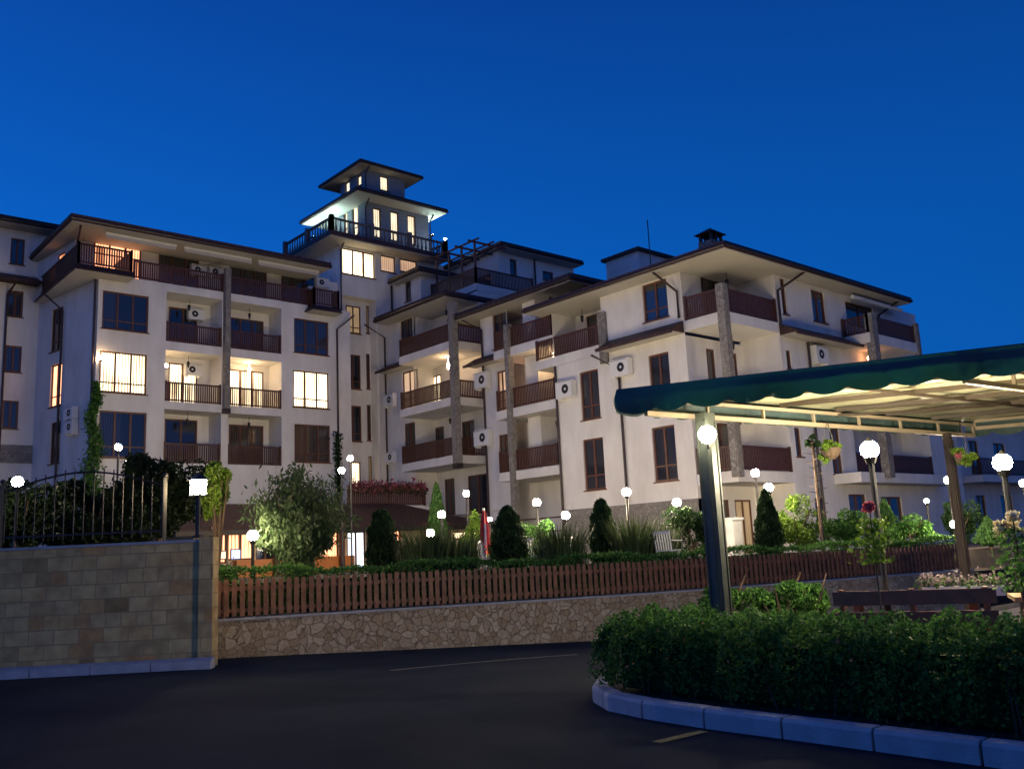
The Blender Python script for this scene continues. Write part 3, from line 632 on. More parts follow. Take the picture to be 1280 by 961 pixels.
# ================================================================== TOWER
YT = 45.3; T = Frame((0, YT), (1, 0), (0, -1)); TX = 26.97
bT = thing('tower_building', (31, 48, 1), 'stepped white tower with three dark roofs, a lit panorama window and a balustraded deck', 'tower')
rw = dict(p1=T.rect(427.5, 309, 469, 349), p2=T.rect(475.7, 318, 494.5, 342), p3=T.rect(500, 322.5, 522, 343))
REC = (T.px(429.5, 450)[0], T.px(471, 450)[0], 3.2, T.px(450, 372)[1], 0.7)
m = MB(); wall(m, T, TX, 37.5, 1, 19.95, list(rw.values())+[REC], .18)
TS = Frame((TX, YT), (0, 1), (-1, 0)); wall(m, TS, 0, 9, 1, 19.95)
tr = []
for (x0, y0, x1, y1, kd) in ((432, 381, 451, 418, 'm'), (457.5, 382, 468.5, 418, 'm'), (431, 442, 451, 487, 'b'), (457.5, 442, 468.5, 487, 'b'), (431, 506, 452, 552, 'b'), (458.5, 506, 469, 551, 'b'), (437, 577, 451, 612, 'w'), (460.5, 570, 470, 612, 'm')):
    r = list(T.rect(x0, y0, x1, y1, -.7)); r[0] = max(r[0], REC[0]+.05); r[1] = min(r[1], REC[1]-.05); tr.append((r, kd))
wall(m, T, REC[0], REC[1], REC[2], REC[3], [r for r, _ in tr], .1, dep=-.7); obj('wall', m, plaster, bT)
for r, kd in tr: window(T, r, bT, kd, 2 if r[1]-r[0] > 1 else 1, .22, dep=-.7, rev=.08)
window(T, rw['p1'], bT, 'w', 3, 0.0); window(T, rw['p2'], bT, 'c', 1, 0.0); window(T, rw['p3'], bT, 'c', 1, 0.0)
# deck 1 (balustraded)
X1 = 25.6; D1 = (X1, 34.3, YT-1.2, YT+4.9); m = MB(); zd = 19.97
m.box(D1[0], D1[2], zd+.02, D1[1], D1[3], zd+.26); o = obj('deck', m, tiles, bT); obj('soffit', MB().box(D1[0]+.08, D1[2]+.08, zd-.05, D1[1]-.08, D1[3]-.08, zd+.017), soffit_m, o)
bal_m = mat('balustrade', (0.12, 0.11, 0.11), 0.7)
def balustrade(a, b, z, par, h=.85):
    a = Vector((a[0], a[1], z)); b = Vector((b[0], b[1], z)); m = MB(); L_ = (b-a).length; d = (b-a)/L_; m.bar(a+UP*h, b+UP*h, .16, .09); m.bar(a+UP*.05, b+UP*.05, .16, .08)
    n = int(L_/.3)
    for i in range(1, n):
        q = a+d*L_*i/n; m.tube([q+UP*.09, q+UP*.25, q+UP*.5, q+UP*(h-.05)], [.045, .075, .04, .05], 6)
    k = max(1, round(L_/3))
    for i in range(k+1): q = a+d*L_*i/k; m.bar(q, q+UP*(h+.18), .24)
    obj('balustrade', m, bal_m, par)
zt = zd+.263
balustrade((X1+.25, D1[2]+.25), (D1[1]-.2, D1[2]+.25), zt, bT); balustrade((X1+.25, D1[2]+.25), (X1+.25, D1[3]-.2), zt, bT); balustrade((D1[1]-.2, D1[2]+.25), (D1[1]-.2, D1[3]), zt, bT)
obj('deck_lamp', MB().ball((D1[1]-.2, D1[2]+.25, zt+1.15), .09, 8, 6), glow_cool, bT)
# glazed storey
UXa, UXb, UYa, UYb = 29.15, 33.9, YT+.5, YT+3.9; UF = Frame((0, UYa), (1, 0), (0, -1)); US = Frame((UXa, 0), (0, 1), (-1, 0))
uw = [UF.rect(*r) for r in ((466, 259, 477, 298), (488, 263.5, 499, 302.5), (509, 268, 520.5, 307))]; us = [US.rect(429.5, 266, 434.5, 292), US.rect(440, 259, 447.5, 293)]
z2 = 23.32
m = MB(); wall(m, UF, UXa, UXb, zt, z2, uw, .15); wall(m, US, UYa, UYb, zt, z2, us, .15); wall(m, Frame((UXb, 0), (0, 1), (1, 0)), UYa, UYb, zt, z2); obj('wall', m, panel_m, bT)
for r in uw: window(UF, r, bT, 'k', 1, .28)
for r in us: window(US, r, bT, 'k', 1, .28)
hip_roof(27.78, 34.6, YT-.7, YT+6.4, z2+.03, bT, .35, .24, inset=1.6)
# cyan-white floodlights under the eaves of the glazed storey
for (x, y) in ((28.1, YT+5.3), (28.1, YT+3.0), (34.25, YT+.7)):
    o = obj('floodlight', MB().box(x-.14, y-.14, z2-1.2, x+.14, y+.14, z2-1.12), metal_d, bT); obj('flood_lens', MB().box(x-.12, y-.12, z2-1.117, x+.12, y+.12, z2-1.11), glow_cyan, o); obj('stand', MB().bar((x, y, zt), (x, y, z2-1.203), .05), metal_d, o)
# cupola
CXa, CXb, CYa, CYb = 29.2+.02, 32.1, YT+.5+.02, YT+3.6; CF = Frame((0, CYa), (1, 0), (0, -1)); CS = Frame((CXa, 0), (0, 1), (-1, 0)); z3 = 25.45
cw = [CF.rect(475, 219, 486, 240)]; cs = [CS.rect(431, 229, 437, 239), CS.rect(446, 221, 451.5, 231)]
m = MB(); wall(m, CF, CXa, CXb, 23.9, z3, cw, .12); wall(m, CS, CYa, CYb, 23.9, z3, cs, .12); wall(m, Frame((CXb, 0), (0, 1), (1, 0)), CYa, CYb, 23.9, z3); obj('wall', m, panel_m, bT)
for r in cw: window(CF, r, bT, 'k', 1, 0)
for r in cs: window(CS, r, bT, 'k', 1, 0)
hip_roof(28.35, 33.05, YT-.2, YT+4.9, z3+.03, bT, .30, .2, inset=2.2)
for (x, y, za, zb) in ((29.1, CYa-.1, z3, 24.2), (UXa-.1, UYa-.1, z2, zt+.1), (UXb+.05, UYa-.1, z2, zt+.1), (TX-.02, YT-.1, zd, 15.4), (X1+.9, YT-.1, zd, zd-.1)): pipe([(x, y-.5, za+.05), (x, y, za-.4), (x, y, zb)], bT, .045) if za-zb > .5 else None
# ================================================================== RIGHT-HAND BUILDINGS (stepping down the slope towards the camera)
def FX(X): return Frame((X, 0), (0, 1), (-1, 0))      # wall facing -x, s = y
def FY(Y): return Frame((0, Y), (1, 0), (0, -1))      # wall facing -y, s = x
def ledge(F, s0, s1, z, par, out_=.75, h=.42, c0=0, c1=0):
    """sloping tiled ledge along a wall with a cream underside"""
    m = MB(); m.add([F.p(s0-c0, z, out_), F.p(s1+c1, z, out_), F.p(s1, z+h, .01), F.p(s0, z+h, .01), F.p(s0, z-.06, .01), F.p(s1, z-.06, .01), F.p(s0-c0, z-.06, out_), F.p(s1+c1, z-.06, out_)],
        [(0, 1, 2, 3), (4, 5, 7, 6), (6, 7, 1, 0), (0, 3, 4, 6), (1, 7, 5, 2)]); m.fbox(F, s0-c0, s1+c1, z-.14, z-.02, out_, out_+.1)
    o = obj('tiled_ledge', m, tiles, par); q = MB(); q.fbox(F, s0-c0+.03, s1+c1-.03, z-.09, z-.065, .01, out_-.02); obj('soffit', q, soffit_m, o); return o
def slab(F, s0, s1, z, par, out_=0.0, back=1.6, th=.42, mt=None): return obj('balcony_slab', MB().fbox(F, s0, s1, z-th, z, -back, out_), mt or plaster, par)

# ---- B3 : far stepped block with penthouse
W3 = FX(29.5); R3 = FX(28.5)
b3 = thing('apartment_building', (32, 41, 1), 'white block right of the tower with a lit balcony and a pergola penthouse on top', 'apartment building')
yb = (W3.px(517.5, 480)[0], 45.28)
win3 = [W3.rect(500, 402, 516.5, 428), W3.rect(502.5, 466, 520.5, 511), W3.rect(505, 530, 520, 577)]
g3 = [(37.2, 38.9, 3.6, 5.7), (40.1, 41.0, 3.6, 5.7)]
m = MB(); wall(m, W3, yb[0], yb[1], 1, 15.75, win3, .15)
BK = 30.9; K3 = FX(BK); yr = 36.75
d3 = [K3.rect(536, 392, 549, 412, 0), K3.rect(538.5, 459, 552, 500), K3.rect(537, 528, 556, 570), K3.rect(577, 403, 596, 420), K3.rect(578, 545, 594, 560)]
lv3 = (12.55, 9.56, 6.55); d3 = [(a, b, lv3[i if i < 3 else (0, 2)[i-3]]+.02, lv3[i if i < 3 else (0, 2)[i-3]]+2.15) for i, (a, b, c, d) in enumerate(d3)]
wall(m, K3, 33.5, yb[0], 1, 13.4, [d for d in d3 if d[2] < 12]+g3, .1); wall(m, K3, 37.35, yb[0], 13.4, 15.75, [], .1); wall(m, FY(37.35), BK, 36, 13.3, 15.75)
m.quad((29.5, yb[0], 1), (BK, yb[0], 1), (BK, yb[0], 15.75), (29.5, yb[0], 15.75)); obj('wall', m, plaster, b3)
for r, kd, c in zip(win3, 'dcb', (2, 2, 2)): window(W3, r, b3, kd, c, .3)
for r, kd in [(r, k_) for r, k_ in zip(d3, 'dwbdb') if r[2] < 12]: window(K3, r, b3, kd, 2, .0, rev=.08, sill=False, name='balcony_door')
for r in g3: window(K3, r, b3, 'b', 2, 0, rev=.08, sill=False, name='balcony_door')
obj('parapet', MB().box(28.6, yr, 3.1, 30.85, yb[0]-.02, 3.55), cladding, b3)
for i, z in enumerate(lv3):
    m = MB(); m.box(28.5, yr, z-.42, 30.85, yb[0]-.02, z); obj('balcony_slab', m, plaster, b3)
    railing([(28.57, yb[0]-.1), (28.57, yr+.1), (30.7, yr+.1)], z, z+.95, b3)
    lantern(29.6, 38.6, z+2.5, b3, glow_wall if i == 1 else None)
yc = R3.px(567.5, 480, .05)[0]; obj('stone_pillar', MB().box(28.34, yc-.19, 6.1, 28.68, yc+.19, 14.6), cladding, b3); obj('pillar_bracket', MB().box(28.32, yc-.21, 5.85, 28.70, yc+.21, 6.097), pipe_m, b3)
aircon(W3, W3.px(497, 480)[0], 9.62+.55, 0, b3, 1.0, .7); aircon(W3, W3.px(497.5, 545)[0], 6.9, 0, b3, .9, .6); aircon(K3, 35.3, 7.9+.3, 0, b3, .9, .6)
e0 = at_x(467, 397, 28.5); e1 = at_x(548, 367, 28.5); ze = (e0.z+e1.z)/2
hip_roof(28.5, 36, 37.3, e0.y, ze-.28, b3, .9)
lz = W3.px(495, 457, .7)[1]; ledge(W3, yb[0], W3.px(471, 467, .7)[0], lz, b3, c1=.0)
pp = W3.px(482, 480, .1)[0]; pipe([W3.p(pp+.9, ze-.1, .9), W3.p(pp, ze-1.0, .1), W3.p(pp, 1.6, .1)], b3)
# small penthouse box under its own eave
M1w = FX(30.6); wm = M1w.rect(506, 350, 514, 375)
m = MB(); wall(m, M1w, 42.3, 45.25, ze, 18.1, [wm], .1); wall(m, FY(42.3), 30.6, 36, ze, 18.1); obj('wall', m, plaster, b3); window(M1w, wm, b3, 'd', 1, 0)
q0 = at_x(485, 351, 30); q1 = at_x(530, 328, 30); hip_roof(30, 36.5, 41.6, q0.y, (q0.z+q1.z)/2-.3, b3, .3); pipe([M1w.p(M1w.px(491, 360)[0], 18.0, .1), M1w.p(M1w.px(491, 360)[0], ze+.3, .1)], b3)
# terrace slab and pergola
zs = 16.35; c0 = at_z(594.7, 354, zs); c1 = at_z(548, 377, zs); c2 = at_z(633, 363, zs)
m = MB(); m.box(c0.x, c0.y, zs-.38, c0.x+4.5, 42.25, zs); o = obj('terrace_slab', m, plaster, b3)
obj('terrace_pier', MB().box(c0.x+.4, c0.y+1.6, ze-.1, c0.x+.9, c0.y+2.1, zs-.39), plaster, b3)
railing([(c0.x+.1, 42.15), (c0.x+.1, c0.y+.1), (c0.x+4.4, c0.y+.1)], zs, zs+.98, b3)
perg = MB(); ph = at_y(591, 304, c0.y+.2).z
for yy in (c0.y+.1, c0.y+1.3, c0.y+2.5, c0.y+3.7):
    perg.box(c0.x+.06, yy-.05, zs, c0.x+.16, yy+.05, ph); perg.box(c0.x-.35, yy-.04, ph, c0.x+2.4, yy+.04, ph+.11)
for xx in (c0.x+.1, c0.x+1.2, c0.x+2.2): perg.box(xx-.04, c0.y-.3, ph+.113, xx+.04, c0.y+4.0, ph+.2)
obj('pergola', perg, darkwood, b3)
YP = 40.5; PF = FY(YP); a0 = PF.px(624, 340)[0]; pz1 = at_y(626, 301, YP-.9).z-.31
pw = [PF.rect(637, 323, 646.5, 346), PF.rect(678, 338, 692, 352)]
PS = FX(a0)
m = MB(); wall(m, PF, a0, a0+6.5, zs, pz1, pw, .12); pws = [(YP+.8, YP+2.6, zs+.05, zs+2.2)]; wall(m, PS, YP, YP+6, zs, pz1, pws, .12); obj('wall', m, plaster, b3)
for r in pw: window(PF, r, b3, 'd', 1, 0)
window(PS, pws[0], b3, 'd', 2, 0); pipe([PF.p(PF.px(668, 350)[0], pz1, .1), PF.p(PF.px(668, 350)[0], zs, .1)], b3)
c3 = at_y(626, 301, YP-.9); c4 = at_y(729, 326, YP-.9); hip_roof(c3.x, c4.x, YP-.9, YP+6.5, pz1+.03, b3, .5, .28)
obj('roof_vent', MB().box(c3.x+4, YP+1, pz1+.5, c3.x+4.3, YP+1.3, pz1+1.15), metal_d, b3)

# ---- B2 : middle stepped block
W2 = FX(29.5); R2 = FX(28.5)
b2 = thing('apartment_building', (33, 32, 1), 'middle stepped white apartment block with stacked loggias above the closed red parasol', 'apartment building')
ya, yl = W2.px(603, 470)[0], W2.px(637, 470)[0]
win2 = [W2.rect(615, 392, 638, 431), W2.rect(620.5, 465, 634, 514), W2.rect(623, 544, 637, 592)]
m = MB(); win2 = [(max(a, yl+.06), b, c, d) for a, b, c, d in win2]; wall(m, W2, yl, ya, 3.6, 13.9, win2, .15); wall(m, W2, yl, ya, 1, 3.55)
m.quad((29.5, ya, 1), (36, ya, 1), (36, ya, 13.9), (29.5, ya, 13.9)); yn = 29.2
K2 = FX(30.8); lv2 = (11.26, 8.28, 5.3)
d2 = [(K2.px(662, 420)[0]-1.6, K2.px(662, 420)[0], lv2[0]+.02, lv2[0]+2.1), (K2.px(682, 470)[0], K2.px(668, 470)[0], lv2[1]+.02, lv2[1]+2.2), (K2.px(684, 545)[0], K2.px(672, 545)[0], lv2[2]+.02, lv2[2]+2.1)]
g2 = [(29.6, 30.9, 2.2, 4.4)]; wall(m, K2, 28.6, yl, 1, 13.9, d2+g2, .1)
for z in lv2: m.box(29.3, 31.2, z, 30.79, 32.1, z+2.54)
obj('wall', m, plaster, b2)
for r, kd in zip(win2, 'dcb'): window(W2, r, b2, kd, 2, .28)
window(K2, g2[0], b2, 'm', 2, 0, rev=.08, sill=False, name='balcony_door')
for r, kd in zip(d2, 'dob'): window(K2, r, b2, kd, 1, .0, rev=.08, sill=False, name='balcony_door')
for i, z in enumerate(lv2):
    m = MB(); m.box(28.5, yn, z-.42, 30.78, yl-.02, z); obj('balcony_slab', m, plaster, b2)
    railing([(28.57, yl-.1), (28.57, yn+.12), (29.6, yn+.12)], z, z+.98, b2); lantern(29.6, 30.4, z+2.5, b2, glow_wall if i == 1 else None)
yc2 = R2.px(636, 470, .05)[0]; obj('stone_pillar', MB().box(28.34, yc2-.14, 1, 28.66, yc2+.14, 12.4), cladding, b2)
e0 = at_x(560, 399, 28.5); e1 = at_x(712, 339, 28.5); ze2 = (e0.z+e1.z)/2
hip_roof(28.5, 37.5, e1.y, e0.y, ze2-.28, b2, 1.0)
lz = W2.px(606, 450, .7)[1]; ledge(W2, yl+.1, W2.px(581, 458, .7)[0], lz, b2)
s = W2.px(604, 470, .1)[0]; pipe([W2.p(s+1.1, ze2-.1, .9), W2.p(s, ze2-.9, .1), W2.p(s, 1.5, .1)], b2)
aircon(W2, W2.px(617, 550)[0], W2.px(609, 557)[1], .0, b2, 1.15, .8); aircon(W2, W2.px(615, 478)[0], W2.px(608, 485)[1], 0, b2, 1.0, .8)
s = FY(yn).px(697, 360)[0]; obj('wall', (lambda m: (wall(m, FY(yn-.02), 29.6, 37, 11.0, ze2-.15), m)[1])(MB()), plaster, b2)
obj('ground_floor_railing', (lambda m: (m.bar((28.6, ya, 3.0), (28.6, 29, 3.0), .06), m.bar((28.6, ya, 2.4), (28.6, 29, 2.4), .05), m)[2])(MB()), darkwood, b2)

# ---- B1 / C : corner block
XB = 28.4; YC = 19.8; WB = FX(XB); WC = FY(YC)
b1 = thing('apartment_building', (34, 24, 1), 'large white corner apartment block nearest the camera with chimney and stone corner pillar', 'apartment building')
yE = 21.7; yT = WB.px(753, 420)[0]; yN = 29.15
wb = [WB.rect(802, 357, 836, 395), WB.rect(810, 445, 840, 500), WB.rect(814, 535, 848, 599.5), WB.rect(724, 466, 751, 522), WB.rect(728, 550, 757.5, 610.5)]
wb[1] = (wb[1][0], wb[1][1], 7.04, 9.17); wb[3] = (wb[3][0], wb[3][1], 7.04, 9.17)
ztop = 12.24
m = MB(); wall(m, WB, yE, yT, 3.26, ztop, wb[:3], .15); wall(m, WB, yT, yN, 3.26, 9.75, wb[3:], .15)
KB = FX(29.9); db = [(KB.px(752, 400)[0], KB.px(733, 400)[0], 10.22, 12.1)]; wall(m, KB, yT, yN, 9.75, ztop, db, .1)
m.quad((XB, yT, 9.75), (29.9, yT, 9.75), (29.9, yT, ztop), (XB, yT, ztop)); m.quad((XB, yN, 1), (31, yN, 1), (31, yN, ztop), (XB, yN, ztop))
obj('wall', m, plaster, b1); m = MB()
m.fbox(WB, yE, yN, 1, 3.257, -.3, .03); obj('stone_base', m, cladding, b1)
for r, kd in zip(wb, 'ddbbb'): window(WB, r, b1, kd, 2, .28)
window(KB, db[0], b1, 'd', 1, 0, rev=.08, sill=False, name='balcony_door')
obj('balcony_slab', MB().box(XB-.02, yT+.02, 9.76, 29.88, 30.4, 10.18), plaster, b1)
railing([(XB+.06, 30.3), (XB+.06, yT+.35)], 10.18, 11.1, b1)
pc = WB.px(753, 400)[0]; obj('stone_pillar', MB().box(XB-.12, pc-.25, 9.3, XB+.25, pc+.2, 11.5), cladding, b1); lantern(29.1, 27.9, ztop, b1)
lzb = 9.86; ledge(WB, yE+.02, yT-.3, lzb-.05, b1)
for yy in (21.85, 26.9): pipe([WB.p(yy+.5, ztop, .9), WB.p(yy, ztop-.8, .1), WB.p(yy, 10.35 if yy < 22 else 9.4, .1)], b1) if yy < 22 else None
s = WB.px(777, 520, .1)[0]; pipe([WB.p(s+.9, 9.6, .75), WB.p(s, 8.9, .1), WB.p(s, 1.3, .1)], b1)
s = WB.px(697, 520, .1)[0]; pipe([WB.p(s, 9.7, .1), WB.p(s, 1.3, .1)], b1)
aircon(WB, WB.px(721, 480)[0], 8.15, 0, b1, 1.0, .75); aircon(WB, WB.px(792, 460)[0], 8.55, 0, b1, 1.0, .7)
# corner loggias
xr = 32.1
for i, (z, rail) in enumerate(((10.2, 1), (7.15, 0), (4.15, 1))):
    m = MB(); m.box(XB-.01, YC-.01, z-.42, xr, yE-.02, z); obj('balcony_slab', m, plaster, b1)
    top = z+2.5 if i else ztop
    KC = FY(yE); dr = [KC.rect(875, 344.5, 912, 372), KC.rect(912, 439, 922, 464), KC.rect(893, 535, 908, 560)][i]
    dr = (dr[0], dr[1], z+.02, dr[3]) if i < 2 else (29.5, 30.9, z+.02, z+2.1)
    if i == 1: drs = [dr, KC.rect(882, 433, 895, 470)]; drs = [(a, b, z+.02, z+2.1) for a, b, _, _ in drs]
    else: drs = [dr]
    m = MB(); wall(m, KC, XB, xr+.02, z, top, drs, .1); obj('loggia_wall', m, plaster, b1)
    for r in drs: window(KC, r, b1, 'b', 2 if r[1]-r[0] > 1 else 1, 0, rev=.08, sill=False, name='balcony_door')
    if rail: railing([(XB+.07, yE-.1), (XB+.07, YC+.07), (xr-.05, YC+.07)], z, z+.95, b1)
    lantern(30.1, 20.7, top, b1)
obj('stone_pillar', MB().box(XB-.15, YC-.15, 3.9, XB+.17, YC+.19, 11.25), cladding, b1)
KG = FY(yE); gd = [(29.4, 30.3, 1.08, 3.2), (30.7, 31.8, 1.08, 3.2)]
m = MB(); wall(m, KG, XB, xr+.02, 1, 3.73, gd, .1); obj('entrance_wall', m, plaster, b1)
for r, kd in zip(gd, 'bm'): window(KG, r, b1, kd, 2, .0, rev=.08, sill=False, name='entrance_door')
# long front facing the canopy
xe = WC.px(1147, 420)[0]; xm = WC.px(1052, 420)[0]
wc = [WC.rect(974.5, 347, 985.5, 394), WC.rect(1013, 361, 1034, 405), WC.rect(982, 437, 991, 462), WC.rect(992.5, 534, 1004, 571), WC.rect(1036, 534, 1055, 593), WC.rect(1056, 376, 1094, 412), WC.rect(1018, 622, 1036, 662)]
m = MB(); wall(m, WC, xr, xe, 10.2, ztop, [wc[0], wc[1], wc[5]], .14); 
GD1 = (WC.px(1064, 650)[0], WC.px(1086, 650)[0], 1.1, 3.3); GD2 = (WC.px(1104, 650)[0], WC.px(1130, 650)[0], 1.1, 3.2)
LG = (WC.px(1071, 580)[0], WC.px(1166, 580)[0], 4.15, 6.5, 1.4)
wall(m, WC, xr, xe+3, 1, 10.195, [wc[2], wc[3], wc[4], LG, wc[6], GD1, GD2], .14)
wall(m, WC, LG[0], LG[1], LG[2], LG[3], [(LG[0]+.6, LG[0]+2.6, 4.18, 6.2)], .1, dep=-1.4)
m.quad((xe, YC, 10.2), (xe, YC+8, 10.2), (xe, YC+8, ztop), (xe, YC, ztop)); m.quad((xr, YC, 1), (xr, yE, 1), (xr, yE, ztop), (xr, YC, ztop))
obj('wall', m, plaster, b1); window(WC, (LG[0]+.6, LG[0]+2.6, 4.18, 6.2), b1, 'b', 2, 0, dep=-1.4, rev=.08, sill=False, name='balcony_door')
for r, kd, c in zip(wc, 'dddbbdb', (1, 2, 1, 1, 2, 2, 2)): window(WC, r, b1, kd, c, 0)
for r in (GD1, GD2): window(WC, r, b1, 'b', 2, 0, name='entrance_door', sill=False)
railing([(LG[0]+.05, YC+.05), (LG[1]-.05, YC+.05)], 4.15, 5.1, b1)
ledge(WC, xr, WC.px(1075, 435, .7)[0]-.2, 9.75, b1, c1=.3)
aircon(WC, WC.px(1017, 445, .2)[0], 8.75, 0, b1, .95, .7)
# far corner balcony
yq = 18.5; Q = FY(yq); x0 = Q.px(1085, 400)[0]; x1 = Q.px(1147, 420)[0]
m = MB(); m.box(x0, yq, 9.72, x1, YC-.005, 10.15); obj('balcony_slab', m, plaster, b1); railing([(x0+.06, YC-.1), (x0+.06, yq+.07), (x1-.06, yq+.07), (x1-.06, YC-.1)], 10.15, 10.95, b1)
px_ = Q.px(1091, 420)[0]; obj('stone_pillar', MB().box(px_-.22, yq-.15, 3.9, px_+.22, yq+.2, 11.0), cladding, b1); obj('stone_pillar', MB().box(x1-.2, yq-.1, 9.5, x1+.02, yq+.12, 11.1), cladding, b1)
m = MB(); m.box(LG[0]-2, YC-1.2, 3.7, LG[1]+.2, YC-.005, 4.12); obj('balcony_slab', m, plaster, b1)
obj('wall_lamp', MB().ball((x0+1.6, YC-.35, 9.35), .1, 8, 6), mat('orange_lamp_glow', (1, 1, 1), .3, emis=(1, .42, .16), estr=22), b1)
pc = WC.px(969, 360)[0]; pipe([WC.p(pc+.8, ztop, .9), WC.p(pc, ztop-.7, .1), WC.p(pc, 10.0, .1)], b1)
for (px1, py1, za, zb) in ((1009, 445, 9.6, 8), (1017, 540, 8, 1.5)): s = WC.px(px1, py1)[0]; pipe([WC.p(s, za, .1), WC.p(s, zb-1.5 if zb > 2 else 1.2, .1)], b1)
c6 = at_y(1139, 372, YC-1.0)
hip_roof(27.4, c6.x, 18.8, 30.0, ztop+.03, b1, 1.5, .24)
s_, z_ = WC.px(1106, 376, .6); pipe([(c6.x-1.0, YC-.8, ztop), (c6.x-1.6, YC-.1, ztop-.6), (c6.x-1.6, YC-.1, 10.4)], b1)
# awning cassette beneath the right eave
m = MB(); a_, z_ = WC.px(1064, 359, .5); b_, _ = WC.px(1125, 378, .5); m.tube([WC.p(a_, ztop-.25, .5), WC.p(b_, ztop-.25, .5)], .09, 8); obj('awning_cassette', m, white_m, b1)
# chimney
ch = at_x(889, 296, 29.2); m = MB(); m.box(ch.x-.42, ch.y-.3, ztop, ch.x+.35, ch.y+.35, ch.z-.25); o = obj('chimney', m, cladding, b1)
m = MB(); 
for dx in (-.36, -.04, .28): 
    for dy in (-.24, .26): m.box(ch.x+dx-.05, ch.y+dy-.05, ch.z-.249, ch.x+dx+.05, ch.y+dy+.05, ch.z+.05)
m.add([(ch.x-.55, ch.y-.42, ch.z+.05), (ch.x+.48, ch.y-.42, ch.z+.05), (ch.x+.48, ch.y+.47, ch.z+.05), (ch.x-.55, ch.y+.47, ch.z+.05), (ch.x-.04, ch.y, ch.z+.36)], [(0, 3, 2, 1), (0, 1, 4), (1, 2, 4), (2, 3, 4), (3, 0, 4)]); obj('chimney_cap', m, tiles, o)
# annexe running on to the right behind the canopy
b0 = thing('apartment_building', (50, 21, 1), 'lower white apartment block behind the canopy at the right edge of the photo', 'apartment building')
FZ = FY(21.0); wz = [FZ.rect(1215, 590, 1232, 625), FZ.rect(1246, 590, 1268, 640)]
hz = [(a, b, 4.6, 6.4) for a, b, _, _ in wz]; hz2 = [(a, b, 1.6, 3.4) for a, b, _, _ in wz]
m = MB(); wall(m, FZ, xe+3.05, 75, 1, 7.6, hz+hz2, .14); obj('wall', m, plaster, b0)
for r in hz+hz2: window(FZ, r, b0, 'b', 2, 0)
hip_roof(xe+3.1, 76, 20.1, 29, 7.63, b0, .6); m = MB(); m.box(xe+5, 19.6, 4.0, 60, 20.99, 4.35); obj('balcony_slab', m, plaster, b0); railing([(xe+5.1, 19.7), (59.9, 19.7)], 4.36, 5.25, b0, gap=.2, w=.1)
# flat-roofed stair head with aerial, behind
c7 = at_d(757, 325, 50); c8 = at_d(822, 318, 50)
bb = thing('rooftop_structure', (c7.x+4, c7.y, 12), 'pale rooftop stair head with thin aerial rising behind the corner block roof', 'rooftop structure')
m = MB(); m.box(c7.x, 31.3, 13, c7.x+9, c7.y, 17.5); obj('wall', m, plaster, bb); m = MB(); m.box(c7.x-.2, 31.1, 17.503, c7.x+9.2, c7.y+.2, 17.68); obj('roof', m, tiles, bb)
c9 = at_d(811, 300, 47); obj('aerial', MB().tube([(c9.x, c9.y, 13), (c9.x, c9.y, at_d(811, 275, 47).z)], .03, 5), metal_d, bb)

# ================================================================== RESTAURANT PAVILION
YR = 36.0; RF = FY(YR); rx0 = 14.6; rx1 = 28.4
br = thing('restaurant_building', (22, 38, 1), 'low restaurant pavilion with dark tiled roof and brightly lit front behind the picket fence', 'restaurant')
zb = 1.05; zc = 3.1
rr = [RF.rect(272, 664, 284, 704), RF.rect(284.5, 664, 318, 699), RF.rect(320, 664, 345, 700), RF.rect(348, 664, 372, 700), RF.rect(376, 664, 398, 700), RF.rect(402, 664, 424, 700), RF.rect(434, 664, 458, 712), RF.rect(492, 662, 502, 679), RF.rect(566, 664, 602, 673)]
kin = 'oodccosow'; rr = [(a, b, max(c, zb+.05), min(d, zc-.12)) for a, b, c, d in rr]
m = MB(); wall(m, RF, rx0, rx1, zb, zc, rr, .14); m.quad((rx0, YR, zb), (rx0, 43.9, zb), (rx0, 43.9, zc), (rx0, YR, zc)); obj('wall', m, mat('cream_wall', (0.62, 0.50, 0.34), .8, noise=.1), br)
for i, (r, kd) in enumerate(zip(rr, kin)): window(RF, r, br, kd, 2 if i in (1, 2, 6) else 1, 0, sill=False, name='glass_door' if i == 6 else 'window')
counter = mat('orange_counter', (0.45, 0.15, 0.03), .5); a_, b_ = RF.px(284, 705)[0], RF.px(430, 705)[0]
m = MB(); m.fbox(RF, a_, b_, 1.06, 1.75, .5, .9); obj('counter', m, counter, br)
for s in (rx0+.3, RF.px(346, 700, 1.1)[0], RF.px(428, 700, 1.1)[0], RF.px(462, 700, 1.1)[0], RF.px(530, 700, 1.1)[0], RF.px(562, 700, 1.1)[0]): m = MB(); m.fbox(RF, s-.09, s+.09, 1.05, zc-.02, 1.0, 1.18); obj('post', m, darkwood, br)
m = MB(); a_, b_ = RF.px(494, 700)[0], RF.px(528, 700)[0]; m.fbox(RF, a_, b_, 1.05, 2.1, .02, .2); obj('stone_panel', m, cladding, br)
def screen(x0, y0, x1, y1, mt, nm): r = RF.rect(x0, y0, x1, y1, 1.2); m = MB(); m.fbox(RF, r[0], r[1], r[2], r[3], 1.17, 1.21); o = obj(nm, m, metal_d, br); m = MB(); m.fbox(RF, r[0]+.04, r[1]-.04, r[2]+.04, r[3]-.04, 1.211, 1.22); obj('screen_glass', m, mt, o)
screen(288, 686, 301, 699, mat('blue_screen', (0, 0, 0), .3, emis=(.45, .5, 1.0), estr=2.2), 'menu_screen'); screen(272, 688, 283, 699, mat('cream_board', (.5, .5, .4), .5, emis=(1, .85, .6), estr=1.0), 'menu_board')
